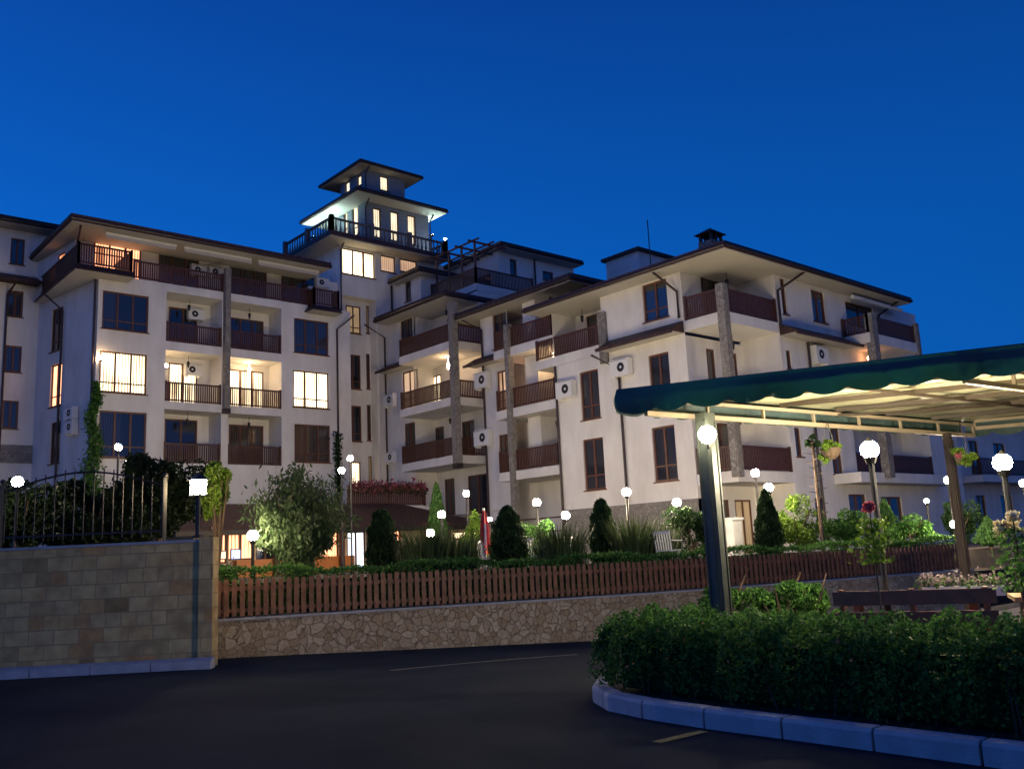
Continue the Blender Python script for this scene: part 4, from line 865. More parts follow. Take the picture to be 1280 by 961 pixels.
# hipped roof
m = MB(); ey = YR-1.35; ez = RF.px(440, 660, 1.35)[1]; tz = ez+1.25
m.add([(rx0-1.2, ey, ez), (rx1+1.0, ey, ez), (rx1+1.0, ey+5, ez), (rx0-1.2, ey+9, ez), (rx0+1.4, ey+2.9, tz), (rx1-3.0, ey+2.9, tz), (rx1-3.0, ey+5, tz), (rx0+1.4, ey+9, tz)], [(0, 1, 5, 4), (1, 2, 6, 5), (3, 0, 4, 7), (4, 5, 6, 7), (0, 3, 2, 1)])
m.box(rx0-1.25, ey-.05, ez-.16, rx1+1.05, ey+.02, ez+.03); obj('roof', m, tiles, br)
for s in (rx0+1, rx0+4, rx0+7, rx0+10, rx0+12.5): obj('ceiling_lamp', MB().ball((s, YR-.6, zc-.12), .07, 8, 5), glow_wall, br)
# flowering terrace between restaurant roof and tower
ta, tb = FY(38.4).px(437, 620)[0], FY(38.4).px(532, 620)[0]; tz0 = FY(38.4).px(490, 632)[1]
bt = thing('flower_terrace', (ta+2, 40, 1), 'raised terrace with brown railing and pink flower boxes above the restaurant roof', 'terrace')
m = MB(); m.box(ta-.2, 38.4, tz0-.3, tb+.2, 45.2, tz0); m.box(ta+.2, 38.8, 1, tb, 45.1, tz0-.305); obj('slab', m, plaster, bt)
railing([(ta, 38.5), (tb, 38.5)], tz0+.003, tz0+.95, bt, w=.085, gap=.11)
m = MB(); m.box(ta, 38.15, tz0+.7, tb, 38.42, tz0+.9); obj('flower_box', m, darkwood, bt)
pk = leaf_mat('pink_petals', (0.20, 0.03, 0.06), (0.50, 0.16, 0.22))
pts = np.stack([RNG.uniform(ta, tb, 900), RNG.uniform(38.05, 38.5, 900), tz0+.95+RNG.normal(size=900)*.14], 1); obj('flowers', leaves(pts, .12, .9), pk, bt)
pts = np.stack([RNG.uniform(ta, tb, 900), RNG.uniform(38.05, 38.5, 900), tz0+.85+RNG.normal(size=900)*.16], 1); obj('leaves', leaves(pts, .12, .5), G_DARK, bt)
# ================================================================== PLANTER ISLAND, KERB AND NEAR HEDGE
path = [(6.98, -9), (6.95, 0), (6.90, 5.3), (6.95, 6.1), (7.12, 6.8), (7.5, 7.4), (8.05, 7.85), (8.8, 8.12), (10, 8.3), (14, 8.5), (22, 8.0), (34, 4.5)]
def resample(pts, step):
    out = [Vector((*pts[0], 0))]; acc = 0
    dense = []
    for a, b in zip(pts, pts[1:]):
        a = Vector((*a, 0)); b = Vector((*b, 0)); k_ = max(2, int((b-a).length/0.04)); dense += [a+(b-a)*i/k_ for i in range(k_)]
    dense.append(Vector((*pts[-1], 0)))
    for p, q in zip(dense, dense[1:]):
        acc += (q-p).length
        if acc >= step: out.append(q); acc = 0
    return out
def offset_in(ps, d):
    r = []
    for i, p in enumerate(ps):
        t_ = (ps[min(i+1, len(ps)-1)]-ps[max(i-1, 0)]).normalized(); r.append(p+Vector((t_.y, -t_.x, 0))*d)
    return r
kp = resample(path, 0.19); ki = offset_in(kp, 0.17); kc = offset_in(kp, 0.025)
m = MB(); ST = 4
for i in range(0, len(kp)-ST, ST):
    for j in range(i, i+ST):
        g0_ = 0.012 if j == i else 0; g1_ = 0.012 if j == i+ST-1 else 0
        def mix(arr, a, b, t): return arr[a]*(1-t)+arr[b]*t
        ends = []
        for t_ in (g0_/0.19, 1-g1_/0.19):
            o_, c_, n_ = mix(kp, j, j+1, t_), mix(kc, j, j+1, t_), mix(ki, j, j+1, t_); zr = z_road(o_.x, o_.y); h = 0.165
            ends.append([(o_.x, o_.y, zr-.15), (o_.x, o_.y, zr+h-.03), (c_.x, c_.y, zr+h), (n_.x, n_.y, zr+h), (n_.x, n_.y, zr-.15)])
        m.add(ends[0]+ends[1], [(k_, k_+1, k_+6, k_+5) for k_ in range(4)]+([(4, 3, 2, 1, 0)] if j == i else [])+([(5, 6, 7, 8, 9)] if j == i+ST-1 else []))
m.v = [tuple(v) for v in m.v]; obj('kerb', m, kerb_m, kind='structure')
m = MB(); m.prism([(p.x, p.y) for p in reversed(offset_in(kp, 0.172))]+[(34, -9)][::-1] if False else [(p.x, p.y) for p in offset_in(kp, 0.172)]+[(34, -9)], -0.4, 0.085); obj('planter_soil', m, soil, kind='structure')
pav = mat('patio_paving', (0.26, 0.20, 0.15), 0.85, noise=0.25, nscale=5, bump=.4)
m = MB(); m.prism([(8.75, -9), (8.75, 6.4), (10.5, 7.2), (20, 7.2), (33, 4), (33, -9)], 0.05, 0.13); obj('patio', m, pav, kind='structure')

def hedge_pts(x0, x1, y0, y1, z0, z1, n, lump=0.07, freq=2.3):
    """points near the top and side faces of a clipped block, faces bulging unevenly"""
    A_ = [('x0', (y1-y0)*(z1-z0)), ('x1', (y1-y0)*(z1-z0)), ('y0', (x1-x0)*(z1-z0)), ('y1', (x1-x0)*(z1-z0)), ('t', (x1-x0)*(y1-y0)*1.1)]
    tot = sum(a for _, a in A_); out_ = []
    for nm, a in A_:
        k_ = int(n*a/tot); X = RNG.uniform(x0, x1, k_); Y = RNG.uniform(y0, y1, k_); Z = z0+(z1-z0)*RNG.uniform(0, 1, k_)**0.85
        dep = RNG.exponential(0.06, k_).clip(0, .3)
        if nm == 'x0': X = x0+dep
        if nm == 'x1': X = x1-dep
        if nm == 'y0': Y = y0+dep
        if nm == 'y1': Y = y1-dep
        if nm == 't': Z = z1-dep
        b = lump*(np.sin(X*freq*2.1+Y*freq*1.7+Z*3)+np.sin(X*freq*4.7-Y*freq*3.9+1)+0.6*np.sin(Y*freq*8.1+Z*9))
        if nm == 'x0': X = X-b
        if nm == 'y1': Y = Y+b
        if nm == 't': Z = Z+b*1.1
        # narrower and thinner at the foot
        f = ((Z-z0)/(z1-z0)).clip(0, 1); keep = RNG.uniform(0, 1, k_) < (0.5+0.5*np.minimum(1, f*4.0))
        if nm == 'x0': X = X+(1-np.minimum(1, f*2.2))*0.12
        out_.append(np.stack([X, Y, Z], 1)[keep])
    return np.concatenate(out_)
def sprigs(x0, x1, y0, y1, z, k_):
    out_ = []
    for _ in range(k_):
        x, y = random.uniform(x0, x1), random.uniform(y0, y1); h = random.uniform(.04, .16); dx, dy = random.uniform(-.04, .04), random.uniform(-.04, .04)
        q = int(5+h*60); t_ = np.linspace(0, 1, q)[:, None]; out_.append(np.array([x, y, z-.02])+t_*np.array([dx, dy, h])+RNG.normal(size=(q, 3))*.012)
    return np.concatenate(out_)
hd = thing('hedge', (7.9, 3, .09), 'broad clipped green hedge inside the curved kerb in the foreground', 'hedge')
P = np.concatenate([hedge_pts(7.45, 8.5, -1.0, 7.35, 0.12, 0.79, 74000), hedge_pts(8.4, 9.6, 6.75, 7.45, .14, .78, 9000), sprigs(7.45, 8.5, -.5, 7.35, .81, 620)])
obj('foliage', leaves(P, 0.042, 0.6), G_HEDGE, hd)
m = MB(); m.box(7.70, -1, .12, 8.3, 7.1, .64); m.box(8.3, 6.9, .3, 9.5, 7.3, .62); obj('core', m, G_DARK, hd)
m = MB()
for _ in range(170):
    x, y = random.uniform(7.6, 8.3), random.uniform(-.5, 6.9); m.tube([(x, y, .06), (x+random.uniform(-.12, .12), y+random.uniform(-.12, .12), .55)], [.012, .005], 4, False)
obj('stems', m, bark, hd)
P = np.stack([RNG.uniform(7.2, 7.6, 60), RNG.uniform(0, 6.6, 60), RNG.uniform(.3, .85, 60)], 1); obj('berries', leaves(P, .03, 1), mat('orange_berries', (.45, .12, .03), .5), hd)
litter = leaf_mat('leaf_litter', (0.06, .035, .015), (.16, .10, .04))
P = np.stack([RNG.uniform(7.15, 7.6, 500), RNG.uniform(-1, 6.4, 500), np.full(500, .10)+RNG.uniform(0, .012, 500)], 1); obj('leaf_litter', leaves(P, .035, .6), litter, kind='stuff')
# looser bushes behind
for (x, D, r, lab) in ((905, 13.3, .62, 'small leafy bush directly behind the foot of the canopy post'), (975, 13.2, .6, 'low leafy bush between the canopy post and the bench'), (1010, 12.2, .5, 'leafy bush touching the left end of the wooden bench')):
    q = at_d(x, 745, D); shrub('bush', (q.x, q.y, .1), (r, r, .42), 5200, .055, G_HEDGE, lab, 'bush', .62, 12, 'bushes behind the foreground hedge')
q = at_d(849, 750, 11.9); thuja((q.x, q.y, .1), .13, 1.02, 900, G_THUJA, 'tiny dark conifer tip poking above the foreground hedge', .05, group=None) if False else None

# ================================================================== LOW HEDGE BEHIND THE PICKET FENCE
lh = thing('hedge', F0+FN*.7+UP*.5, 'long low dark hedge showing just above the picket fence', 'hedge')
n = 36000; s = RNG.uniform(0, FL, n); d = RNG.uniform(0, .6, n); z = RNG.uniform(0, 1, n); side = RNG.uniform(0, 1, n) < .55
topz = 0.93+.05*np.sin(s*1.7)+.03*np.sin(s*5.1); z = np.where(side, z*topz, topz+RNG.normal(size=n)*.03); d = np.where(side, RNG.exponential(.05, n), d)
fzv = 0.63-.09*np.minimum(1, s/9); P = np.stack([F0.x+FD.x*s+FN.x*(d+.40), F0.y+FD.y*s+FN.y*(d+.40), .53+(z)*(fzv+.86-.5)/.96], 1)
obj('foliage', leaves(P, .055, .6), G_HEDGE, lh)
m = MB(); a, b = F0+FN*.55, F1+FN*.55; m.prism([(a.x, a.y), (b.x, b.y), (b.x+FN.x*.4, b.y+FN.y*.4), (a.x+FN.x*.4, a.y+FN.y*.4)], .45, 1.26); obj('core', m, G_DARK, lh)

# ================================================================== GARDEN PLANTS
def gp(x, D, z=1.05, y=690): q = at_d(x, y, D); return Vector((q.x, q.y, z))
def hpx(x, y, D): return at_d(x, y, D).z
# conifers
for (x, yt, D, r, lab, pt) in ((478, 643, 21, .34, 'narrow dark columnar conifer in front of the restaurant window', .35), (636, 638, 22, .46, 'plump dark conifer just right of the closed red parasol', .5),
        (755, 629, 23, .34, 'slim dark conifer between two garden lamps at the middle of the picket fence', .4), (963, 616, 24, .36, 'pointed conifer directly under the garden lamp right of the canopy post', .6),
        (1240, 650, 27.5, .42, 'bright green cone-shaped conifer at the right end under the canopy', .9), (1112, 628, 28, .42, 'pointed green conifer left of the far dim lamp under the canopy', .7), (548, 606, 36, .42, 'tall thin conifer in front of the ground floor of the stepped block', .6)):
    b = gp(x, D); thuja(b, r, hpx(x, yt, D)-b.z, 5200, G_THUJA if x not in (1240, 1112, 548) else leaf_mat('bright_conifer', (.03, .08, .02), (.08, .17, .05)), lab, pointy=pt)
# big silvery shrub in front of the restaurant
b = gp(372, 20); h = hpx(372, 578, 20)-b.z
t = thing('shrub', b, 'big loose silvery green shrub hiding the middle of the restaurant', 'shrub')
pts = []
for i in range(60):
    a = random.uniform(0, 2*pi); rr_ = random.uniform(.1, 1.3); top = h*(1.0-.32*(rr_/1.3)**2)*random.uniform(.72, 1.0); k_ = 240
    t_ = np.linspace(.12, 1, k_)[:, None]; tip = np.array([cos(a)*rr_, sin(a)*rr_, top]); c_ = np.array([cos(a)*rr_*.25, sin(a)*rr_*.25, top*.6])
    pts.append(np.array(b)+t_*(2*(1-t_))*c_+t_*t_*tip+RNG.normal(size=(k_, 3))*np.array([.13, .13, .1]))
P = np.concatenate(pts+[blob_points((b.x, b.y, b.z+1.25), (.9, .9, .75), 8000, 18)]); obj('crown', leaves(P, .12, .36, updir=(0, 0, .6)), G_SILVER, t)
m = MB()
for i in range(14): a = i*.45; m.tube([b-UP*.05, b+Vector((cos(a)*.25, sin(a)*.25, .8)), b+Vector((cos(a)*.8, sin(a)*.8, h*.8))], [.035, .022, .006], 5)
obj('stems', m, bark, t)
# shrubs behind the left wall
for (x, yt, D, r, hh, mt, lab) in ((30, 590, 20.5, 1.25, 1.5, G_BLACK, 'dark rounded shrub behind the block wall at the left edge'), (120, 600, 19.5, 1.3, 1.3, G_BLACK, 'dark dense shrub behind the arched iron fence'),
        (200, 566, 20.5, 1.25, 1.7, G_BLACK, 'tall dark shrub behind the iron fence left of the square lantern')):
    b = gp(x, D, 1.9 if x < 250 else 1.05, 640); top = hpx(x, yt, D)-b.z
    shrub('shrub', b, (r, r, top*.52), 13000 if x < 250 else 3600, .11 if x < 250 else .085, mt, lab, 'shrub', top*.5, 26, 'shrubs at the left of the garden')
b = gp(273, 17.6, 1.05); shrub('shrub', b, (.32, .32, .62), 3200, .085, G_LIGHT, 'small yellow-lit leafy shrub right beside the square lantern', 'shrub', 1.95, 12, 'shrubs at the left of the garden')
# middle and right planting
for (x, yt, D, r, mt, lab) in ((668, 648, 26, .75, G_HEDGE, 'rounded green shrub below the garden lamp left of the slim conifer'), (593, 634, 33, .55, G_LIGHT, 'bright clipped round shrub behind the red parasol'),
        (868, 626, 24.5, .85, G_DARK, 'dark green shrub half hidden behind the canopy post'), (1000, 606, 25, .8, G_LIGHT, 'airy yellow-green shrub arching right of the pointed conifer'), (1060, 640, 25.5, .8, G_HEDGE, 'green leafy shrub left of the red rose'),
        (1140, 645, 27, .75, G_HEDGE, 'green leafy shrub below the dim lamp under the canopy'), (1205, 622, 30, .7, G_DARK, 'dark green shrub behind the low lamp at the end of the picket fence'), (282, 708, 20, .33, G_DARK, 'small dark round bush at the left end of the picket fence')):
    b = gp(x, D); top = hpx(x, yt, D)-b.z
    shrub('shrub', b, (r, r, max(.3, top*.5)), 4800, .085, mt, lab, 'shrub', max(.25, top*.5), 16, 'shrubs in the lit garden')
for (x, yt, D, r, lab) in ((530, 662, 20.5, .55, 'wide clump of arching grass left of the closed red parasol'), (570, 668, 21, .5, 'dense grass clump touching the plump conifer side of the garden'), (700, 660, 21.5, .6, 'grass clump between the plump and the slim conifers'), (792, 650, 22.5, .5, 'tall thin grasses right of the slim conifer'), (820, 660, 23, .5, 'short grasses beside the white chair')):
    b = gp(x, D); grass_clump(b, r, hpx(x, yt, D)-b.z+.1, 420, G_GRASS, lab)
# climber on the corner of the left wing
b = A.p(12.95, 2.0, .12); t = thing('climbing_plant', b, 'narrow green climbing plant growing up the front corner of the left wing', 'climbing plant')
zt_ = A.px(115, 478)[1]; n = 3600; u = RNG.uniform(0, 1, n); w = .42*(1-u)**.7+.1; P = np.stack([12.98+RNG.normal(size=n)*w*.6+.12*np.sin(u*22), YA-.12-np.abs(RNG.normal(size=n))*.16, 2+u*(zt_-2)], 1)
obj('foliage', leaves(P, .15, .6), G_HEDGE, t); obj('stem', MB().tube([(12.98+.1*sin(i*1.3), YA-.08, 1+i*(zt_-1)/10) for i in range(11)], .035, 5), bark, t)
q = A.px(419, 570)[0]; b = A.p(q, 2, .1); t = thing('climbing_plant', b, 'short thin climbing plant on the right downpipe of the left wing', 'climbing plant'); n = 900; u = RNG.uniform(0, 1, n); za = A.px(419, 540)[1]
obj('foliage', leaves(np.stack([q+RNG.normal(size=n)*.13, YA-.2-np.abs(RNG.normal(size=n))*.1, 4+u*(za-4)], 1), .15, .6), G_DARK, t); obj('stem', MB().tube([(q, YA-.15, 1), (q+.05, YA-.15, za)], .03, 5), bark, t)

# roses
def rose(x, y, D, zb_, lab, petal, leafm, n=420, spread=.2, blooms=1, hh=.45):
    c = at_d(x, y, D); b = Vector((c.x, c.y, zb_)); t = thing('rose', b, lab, 'rose', None)
    obj('stem', MB().tube([b, b+Vector((.03, .02, (c.z-zb_)*.5)), c-UP*.03], [.014, .011, .007], 6), bark, t)
    obj('leaves', leaves(np.stack([c.x+RNG.normal(size=n)*spread*.6, c.y+RNG.normal(size=n)*spread*.6, c.z-.12-RNG.uniform(0, 1, n)**1.2*hh], 1), .055, .65), leafm, t)
    for i in range(blooms):
        q = c+Vector((random.uniform(-1, 1), random.uniform(-1, 1), random.uniform(-1, .3)))*(spread*(i > 0)); k_ = 90; a = RNG.uniform(0, 2*pi, k_); rr_ = RNG.uniform(.008, .062, k_)
        obj('bloom', leaves(np.stack([q.x+rr_*np.cos(a), q.y+rr_*np.sin(a), q.z+RNG.uniform(-.035, .045, k_)], 1), .05, .9), petal, t)
rose(1087, 634, 9.6, .1, 'single red rose on a tall thin stem above yellowish leaves', leaf_mat('red_petals', (.42, .05, .07), (.65, .18, .20)), G_LIGHT, 420, .13)
rose(1266, 646, 9.2, .1, 'pale yellow rose bush with several blooms at the right edge under the canopy', leaf_mat('cream_petals', (.6, .5, .3), (.85, .78, .55)), G_HEDGE, 500, .2, 6, .6)
# hanging flower baskets and their spiky stalk
for (x, y, D, lab) in ((1038, 562, 13, 'hanging basket with pink flowers and brightly lit leaves left of the big lamp'), (1205, 570, 14, 'hanging basket with lit leaves fixed to the rear canopy post')):
    c = at_d(x, y, D); t = thing('flower_basket', c, lab, 'hanging basket', 'flower baskets under the canopy'); zc_ = at_d(x, 540, D).z+.15
    obj('basket', MB().tube([c-UP*.14, c-UP*.09, c+UP*.02], [.05, .11, .15], 10), bark, t); m = MB(); [m.tube([c+Vector((cos(a)*.14, sin(a)*.14, .02)), c+UP*(zc_-c.z)], .004, 4) for a in (0, 2.1, 4.2)]; obj('hanger', m, metal_d, t)
    obj('foliage', leaves(blob_points(c, (.24, .24, .16), 420, 9), .07, .7), G_LIGHT, t); obj('flowers', leaves(blob_points(c+Vector((-.08, .05, .02)), (.12, .12, .09), 130, 1), .05, .9), pk, t)
b = gp(1030, 24.5); t = thing('young_tree', b, 'thin dark spiky trunk of a young tree above the shrubs left of the red rose', 'tree'); zt_ = hpx(1026, 548, 24.5); m = MB(); m.tube([b, (b.x, b.y, zt_)], [.065, .035], 7)
for i in range(26): a = i*2.4; z = b.z+1+(zt_-b.z-1.1)*i/26; m.tube([(b.x, b.y, z), (b.x+cos(a)*.28, b.y+sin(a)*.28, z+.05)], [.016, .005], 4)
obj('trunk', m, bark, t); obj('crown', leaves(blob_points((b.x, b.y, zt_-.1), (.3, .3, .2), 260, 6), .1, .5), G_DARK, t)

# ================================================================== LAMPS
def lamp(x, y, D, zb_, lab, r=.115, g=None, arm=0, grp='globe lamps in the garden', pole=.035):
    c = at_d(x, y, D); b = Vector((c.x, c.y, zb_)); t = thing('street_lamp', b, lab, 'street lamp', grp)
    m = MB(); m.tube([b, b+UP*.05, b+UP*.06, b+UP*.4], [.11, .11, .06, .055], 10); m.tube([b+UP*.4, c-UP*(r+.04)], pole, 8); obj('pole', m, metal_d, t)
    obj('collar', MB().tube([c-UP*(r+.06), c-UP*(r-.02)], [.05, .08], 10), metal_d, t)
    bmm = bmesh.new(); bmesh.ops.create_icosphere(bmm, subdivisions=2, radius=r); mm = MB(); mm.v = [tuple(c+v.co) for v in bmm.verts]; mm.f = [tuple(v.index for v in f.verts) for f in bmm.faces]; bmm.free()
    obj('globe', mm, g or glow_warm, t, smooth=True); obj('cap', MB().cone(c+UP*(r-.015), .05, .01, .05, 8), metal_d, t); return t
LP = [(22, 602, 19, 1.9, 'globe lamp among the dark shrubs at the far left of the photo'), (148, 559, 30, 1.05, 'globe lamp in front of the dark window at the corner of the left wing'), (160, 577, 33, 1.05, 'small dimmer lamp just below right of the lamp at the left wing corner'),
 (316, 669, 19.0, 1.05, 'low globe lamp in front of the left half of the restaurant'), (427, 588, 33, 1.05, 'lower of the two high lamps between the left wing and the flower terrace'), (438, 573, 34.5, 1.05, 'upper of the two high lamps between the left wing and the flower terrace'),
 (552, 643, 27, 1.05, 'upper of the two lamps left of the closed red parasol'), (538, 666, 25, 1.05, 'lower of the two lamps left of the closed red parasol, above the grasses'), (583, 617, 33, 1.05, 'lamp in front of the ground floor between flower terrace and middle block'),
 (612, 649, 31, 1.05, 'tiny faint lamp at the edge of the plump conifer'), (671, 628, 27, 1.05, 'globe lamp in front of the ground floor loggia of the middle block'), (707, 644, 25.5, 1.05, 'globe lamp with short pole left of the slim dark conifer'),
 (783, 615, 24, 1.05, 'globe lamp on a dark pole right of the slim dark conifer'), (846, 628, 25, 1.05, 'globe lamp left of the canopy post over the white chair'), (944, 591, 25.5, 1.05, 'upper left of the two lamps right of the canopy post'),
 (961, 609, 24.5, 1.05, 'lamp standing right over the pointed conifer'), (1158, 626, 29, 1.05, 'small far lamp between the shrubs under the canopy'), (1185, 600, 27, 1.05, 'globe lamp on a dark pole seen through the canopy beside the rear post'),
 (1193, 655, 26.0, 1.05, 'low lamp at the right end of the picket fence'), (1279, 604, 28, 1.05, 'globe lamp cut off by the right edge of the photo')]
for i, (x, y, D, zb_, lab) in enumerate(LP): lamp(x, y, D, zb_, lab, r=.075 if x in (612, 160, 1158) else .115, g=glow_dim if x in (22, 316) else None)
lamp(1087, 562, 11, .13, 'largest bright globe lamp under the middle of the green canopy', .11, glow_near, grp='lamps under the canopy'); lamp(1253, 578, 11, .13, 'large bright globe lamp under the canopy near the right edge', .11, glow_near, grp='lamps under the canopy')
# square lantern on the end of the block wall
c = W0+WD*.0+WN*.2+UP*2.95; c = Vector((at_d(248, 609, to_cam(c.x, c.y)[1]).x, at_d(248, 609, to_cam(c.x, c.y)[1]).y, at_d(248, 609, to_cam(c.x, c.y)[1]).z)); b = Vector((c.x, c.y, 2.10))
t = thing('wall_lantern', b, 'square glowing lantern on a short post at the end of the block wall', 'lantern'); m = MB(); m.tube([b, b+UP*.04, b+UP*.05, c-UP*.15], [.09, .09, .045, .04], 8); obj('post', m, metal_d, t)
obj('glass', MB().box(c.x-.10, c.y-.10, c.z-.12, c.x+.10, c.y+.10, c.z+.12), mat('lantern_glow', (1, 1, 1), .3, emis=(1, .74, .40), estr=42*LAMP), t)
m = MB(); m.box(c.x-.12, c.y-.12, c.z-.15, c.x+.12, c.y+.12, c.z-.123); m.add([(c.x-.15, c.y-.15, c.z+.123), (c.x+.15, c.y-.15, c.z+.123), (c.x+.15, c.y+.15, c.z+.123), (c.x-.15, c.y+.15, c.z+.123), (c.x, c.y, c.z+.24)], [(0, 3, 2, 1), (0, 1, 4), (1, 2, 4), (2, 3, 4), (3, 0, 4)]); obj('cage', m, metal_d, t)

# ================================================================== GREEN CANOPY
K0, K1, K3 = Vector((8.22, 7.36, 0)), Vector((11.35, .95, 0)), Vector((16.2, 6.62, 0)); K2 = K1+K3-K0
tarp = mat('green_tarpaulin', (0.045, 0.078, 0.082), 0.65, noise=.3, nscale=1.5, bump=1.0, bscale=2.2)
n_ = tarp.node_tree; pb = n_.nodes['Principled BSDF']; tl = n_.nodes.new('ShaderNodeBsdfTranslucent'); tl.inputs[0].default_value = (.015, .12, .05, 1); ms = n_.nodes.new('ShaderNodeMixShader'); ms.inputs[0].default_value = .05
n_.links.new(pb.outputs[0], ms.inputs[1]); n_.links.new(tl.outputs[0], ms.inputs[2]); n_.links.new(ms.outputs[0], n_.nodes['Material Output'].inputs[0])
liner = mat('canopy_liner', (0.52, 0.52, 0.34), 0.28, noise=.15, nscale=2, bump=.5, bscale=2.5)
steel = mat('cream_steel', (0.34, 0.28, 0.20), 0.4, noise=.1); rust = mat('brown_steel', (0.035, 0.024, 0.015), 0.5, noise=.1)
ct = thing('canopy', (K0.x, K0.y, .13), 'large dark green tarpaulin canopy with scalloped edge on steel trusses at the right', 'canopy')
ZE = 3.50; Q = lambda u, v, z: (K0+(K1-K0)*u+(K3-K0)*v)+UP*z
def roofz(u, v): return ZE+.09*min(min(u, 1-u)*2.2, min(v, 1-v)*2.6, .95)+.02*sin(u*40)*sin(v*17)
NU, NV = 40, 24; m = MB(); m.v = [tuple(Q(i/NU, j/NV, roofz(i/NU, j/NV))) for j in range(NV+1) for i in range(NU+1)]
m.f = [(j*(NU+1)+i, j*(NU+1)+i+1, (j+1)*(NU+1)+i+1, (j+1)*(NU+1)+i) for j in range(NV) for i in range(NU)]; obj('tarpaulin_roof', m, tarp, ct, smooth=True)
m = MB(); m.v = [tuple(Q(.004+.992*i/NU, .004+.992*j/NV, roofz(i/NU, j/NV)-.03)) for j in range(NV+1) for i in range(NU+1)]
m.f = [(j*(NU+1)+i, (j+1)*(NU+1)+i, (j+1)*(NU+1)+i+1, j*(NU+1)+i+1) for j in range(NV) for i in range(NU)]; obj('liner', m, liner, ct, smooth=True)
def valance(a, b, outn, lowered=.30):
    m = MB(); Ln = (b-a).length; k_ = int(Ln/.03); sc_ = .44
    rows = 5
    for i in range(k_+1):
        s = Ln*i/k_; q = a+(b-a)*i/k_; low = lowered+.075*(abs(sin(pi*s/sc_))**.6)-.05; 
        for r in range(rows+1):
            t_ = r/rows; z = ZE+.01-low*t_; w = .030*sin(s*5.3+t_*2+sin(s*2.1)*1.5)*t_+.014*sin(s*17+sin(s*3.7)*2)*t_+.008*sin(s*41)*t_*t_; qq = q+outn*(.012+w+.03*sin(pi*t_)); m.v.append((qq.x, qq.y, z))
    R_ = rows+1; m.f = [(i*R_+r, (i+1)*R_+r, (i+1)*R_+r+1, i*R_+r+1) for i in range(k_) for r in range(rows)]; return obj('valance', m, tarp, ct, smooth=True)
fn = (K0-K3).normalized(); ln = (K0-K1).normalized()
valance(K0, K1, fn); valance(K0, K3, ln); valance(K3, K2, -fn); valance(K1, K2, -ln)
def truss(a, b, zt_=3.38, zb_=3.20, w=.045, step=1.0):
    m = MB(); m.bar(a+UP*zt_, b+UP*zt_, w); m.bar(a+UP*zb_, b+UP*zb_, w*1.3); k_ = max(1, int((b-a).length/step))
    for i in range(k_+1): q = a+(b-a)*i/k_; m.bar(q+UP*(zb_+w*.5), q+UP*(zt_-w*.5), w*.8)
    obj('truss', m, steel, ct)
U = lambda u, v: K0+(K1-K0)*u+(K3-K0)*v
truss(U(.03, .02), U(.03, .98)); truss(U(.97, .02), U(.97, .98)); truss(U(.52, .02), U(.52, .98))
for v in (.02, .98): truss(U(.035, v), U(.965, v), 3.44, 3.32)
for v in (.18, .34, .5, .66, .82): obj('purlin', MB().bar(Q(.03, v, 3.44), Q(.97, v, 3.44), .05, .06), rust, ct)
for u in (.27, .75): obj('purlin', MB().bar(Q(u, .02, 3.41), Q(u, .98, 3.41), .04, .04), rust, ct)
for u, v in ((.03, .02), (.52, .02), (.03, .5)): obj('brace', MB().bar(Q(u, v, 3.36), Q(u+.22, v+.14, 3.4), .035), rust, ct)

def post(p, w, mt=None, zt_=3.19):
    m = MB(); h = w/2; m.prism([(p.x-h, p.y-h*.7), (p.x-h*.7, p.y-h), (p.x+h*.7, p.y-h), (p.x+h, p.y-h*.7), (p.x+h, p.y+h*.7), (p.x+h*.7, p.y+h), (p.x-h*.7, p.y+h), (p.x-h, p.y+h*.7)], .1, zt_)
    for dx in (-.3, .3): m.box(p.x-h-.012, p.y+dx*w-.012, .3, p.x-h-.001, p.y+dx*w+.012, zt_-.1); m.box(p.x+dx*w-.012, p.y-h-.012, .3, p.x+dx*w+.012, p.y-h-.001, zt_-.1)
    m.box(p.x-h*1.5, p.y-h*1.5, .1, p.x+h*1.5, p.y+h*1.5, .16); obj('post', m, mt or mat('green_post', (.045, .055, .045), .4, .2, noise=.2), ct)
P1 = at_d(892, 650, 11.15); P1 = Vector((P1.x, P1.y, 0)); post(P1, .2); P2 = at_d(1191, 600, 14.9); post(Vector((P2.x, P2.y, 0)), .12, rust); post(U(.96, .04), .2); post(U(.96, .96), .2)
c = at_d(884, 543, 10.85); t = thing('street_lamp', c, 'bright globe lamp bracketed to the top of the thick front canopy post', 'street lamp', 'lamps under the canopy')
obj('bracket', MB().tube([P1+UP*2.86, c-UP*.16, c-UP*.1], .018, 6), metal_d, t); bmm = bmesh.new(); bmesh.ops.create_icosphere(bmm, subdivisions=2, radius=.11); mm = MB(); mm.v = [tuple(c+v.co) for v in bmm.verts]; mm.f = [tuple(v.index for v in f.verts) for f in bmm.faces]; bmm.free(); obj('globe', mm, mat('post_globe', (1, 1, 1), .3, emis=(1.0, .84, .58), estr=110), t, smooth=True)

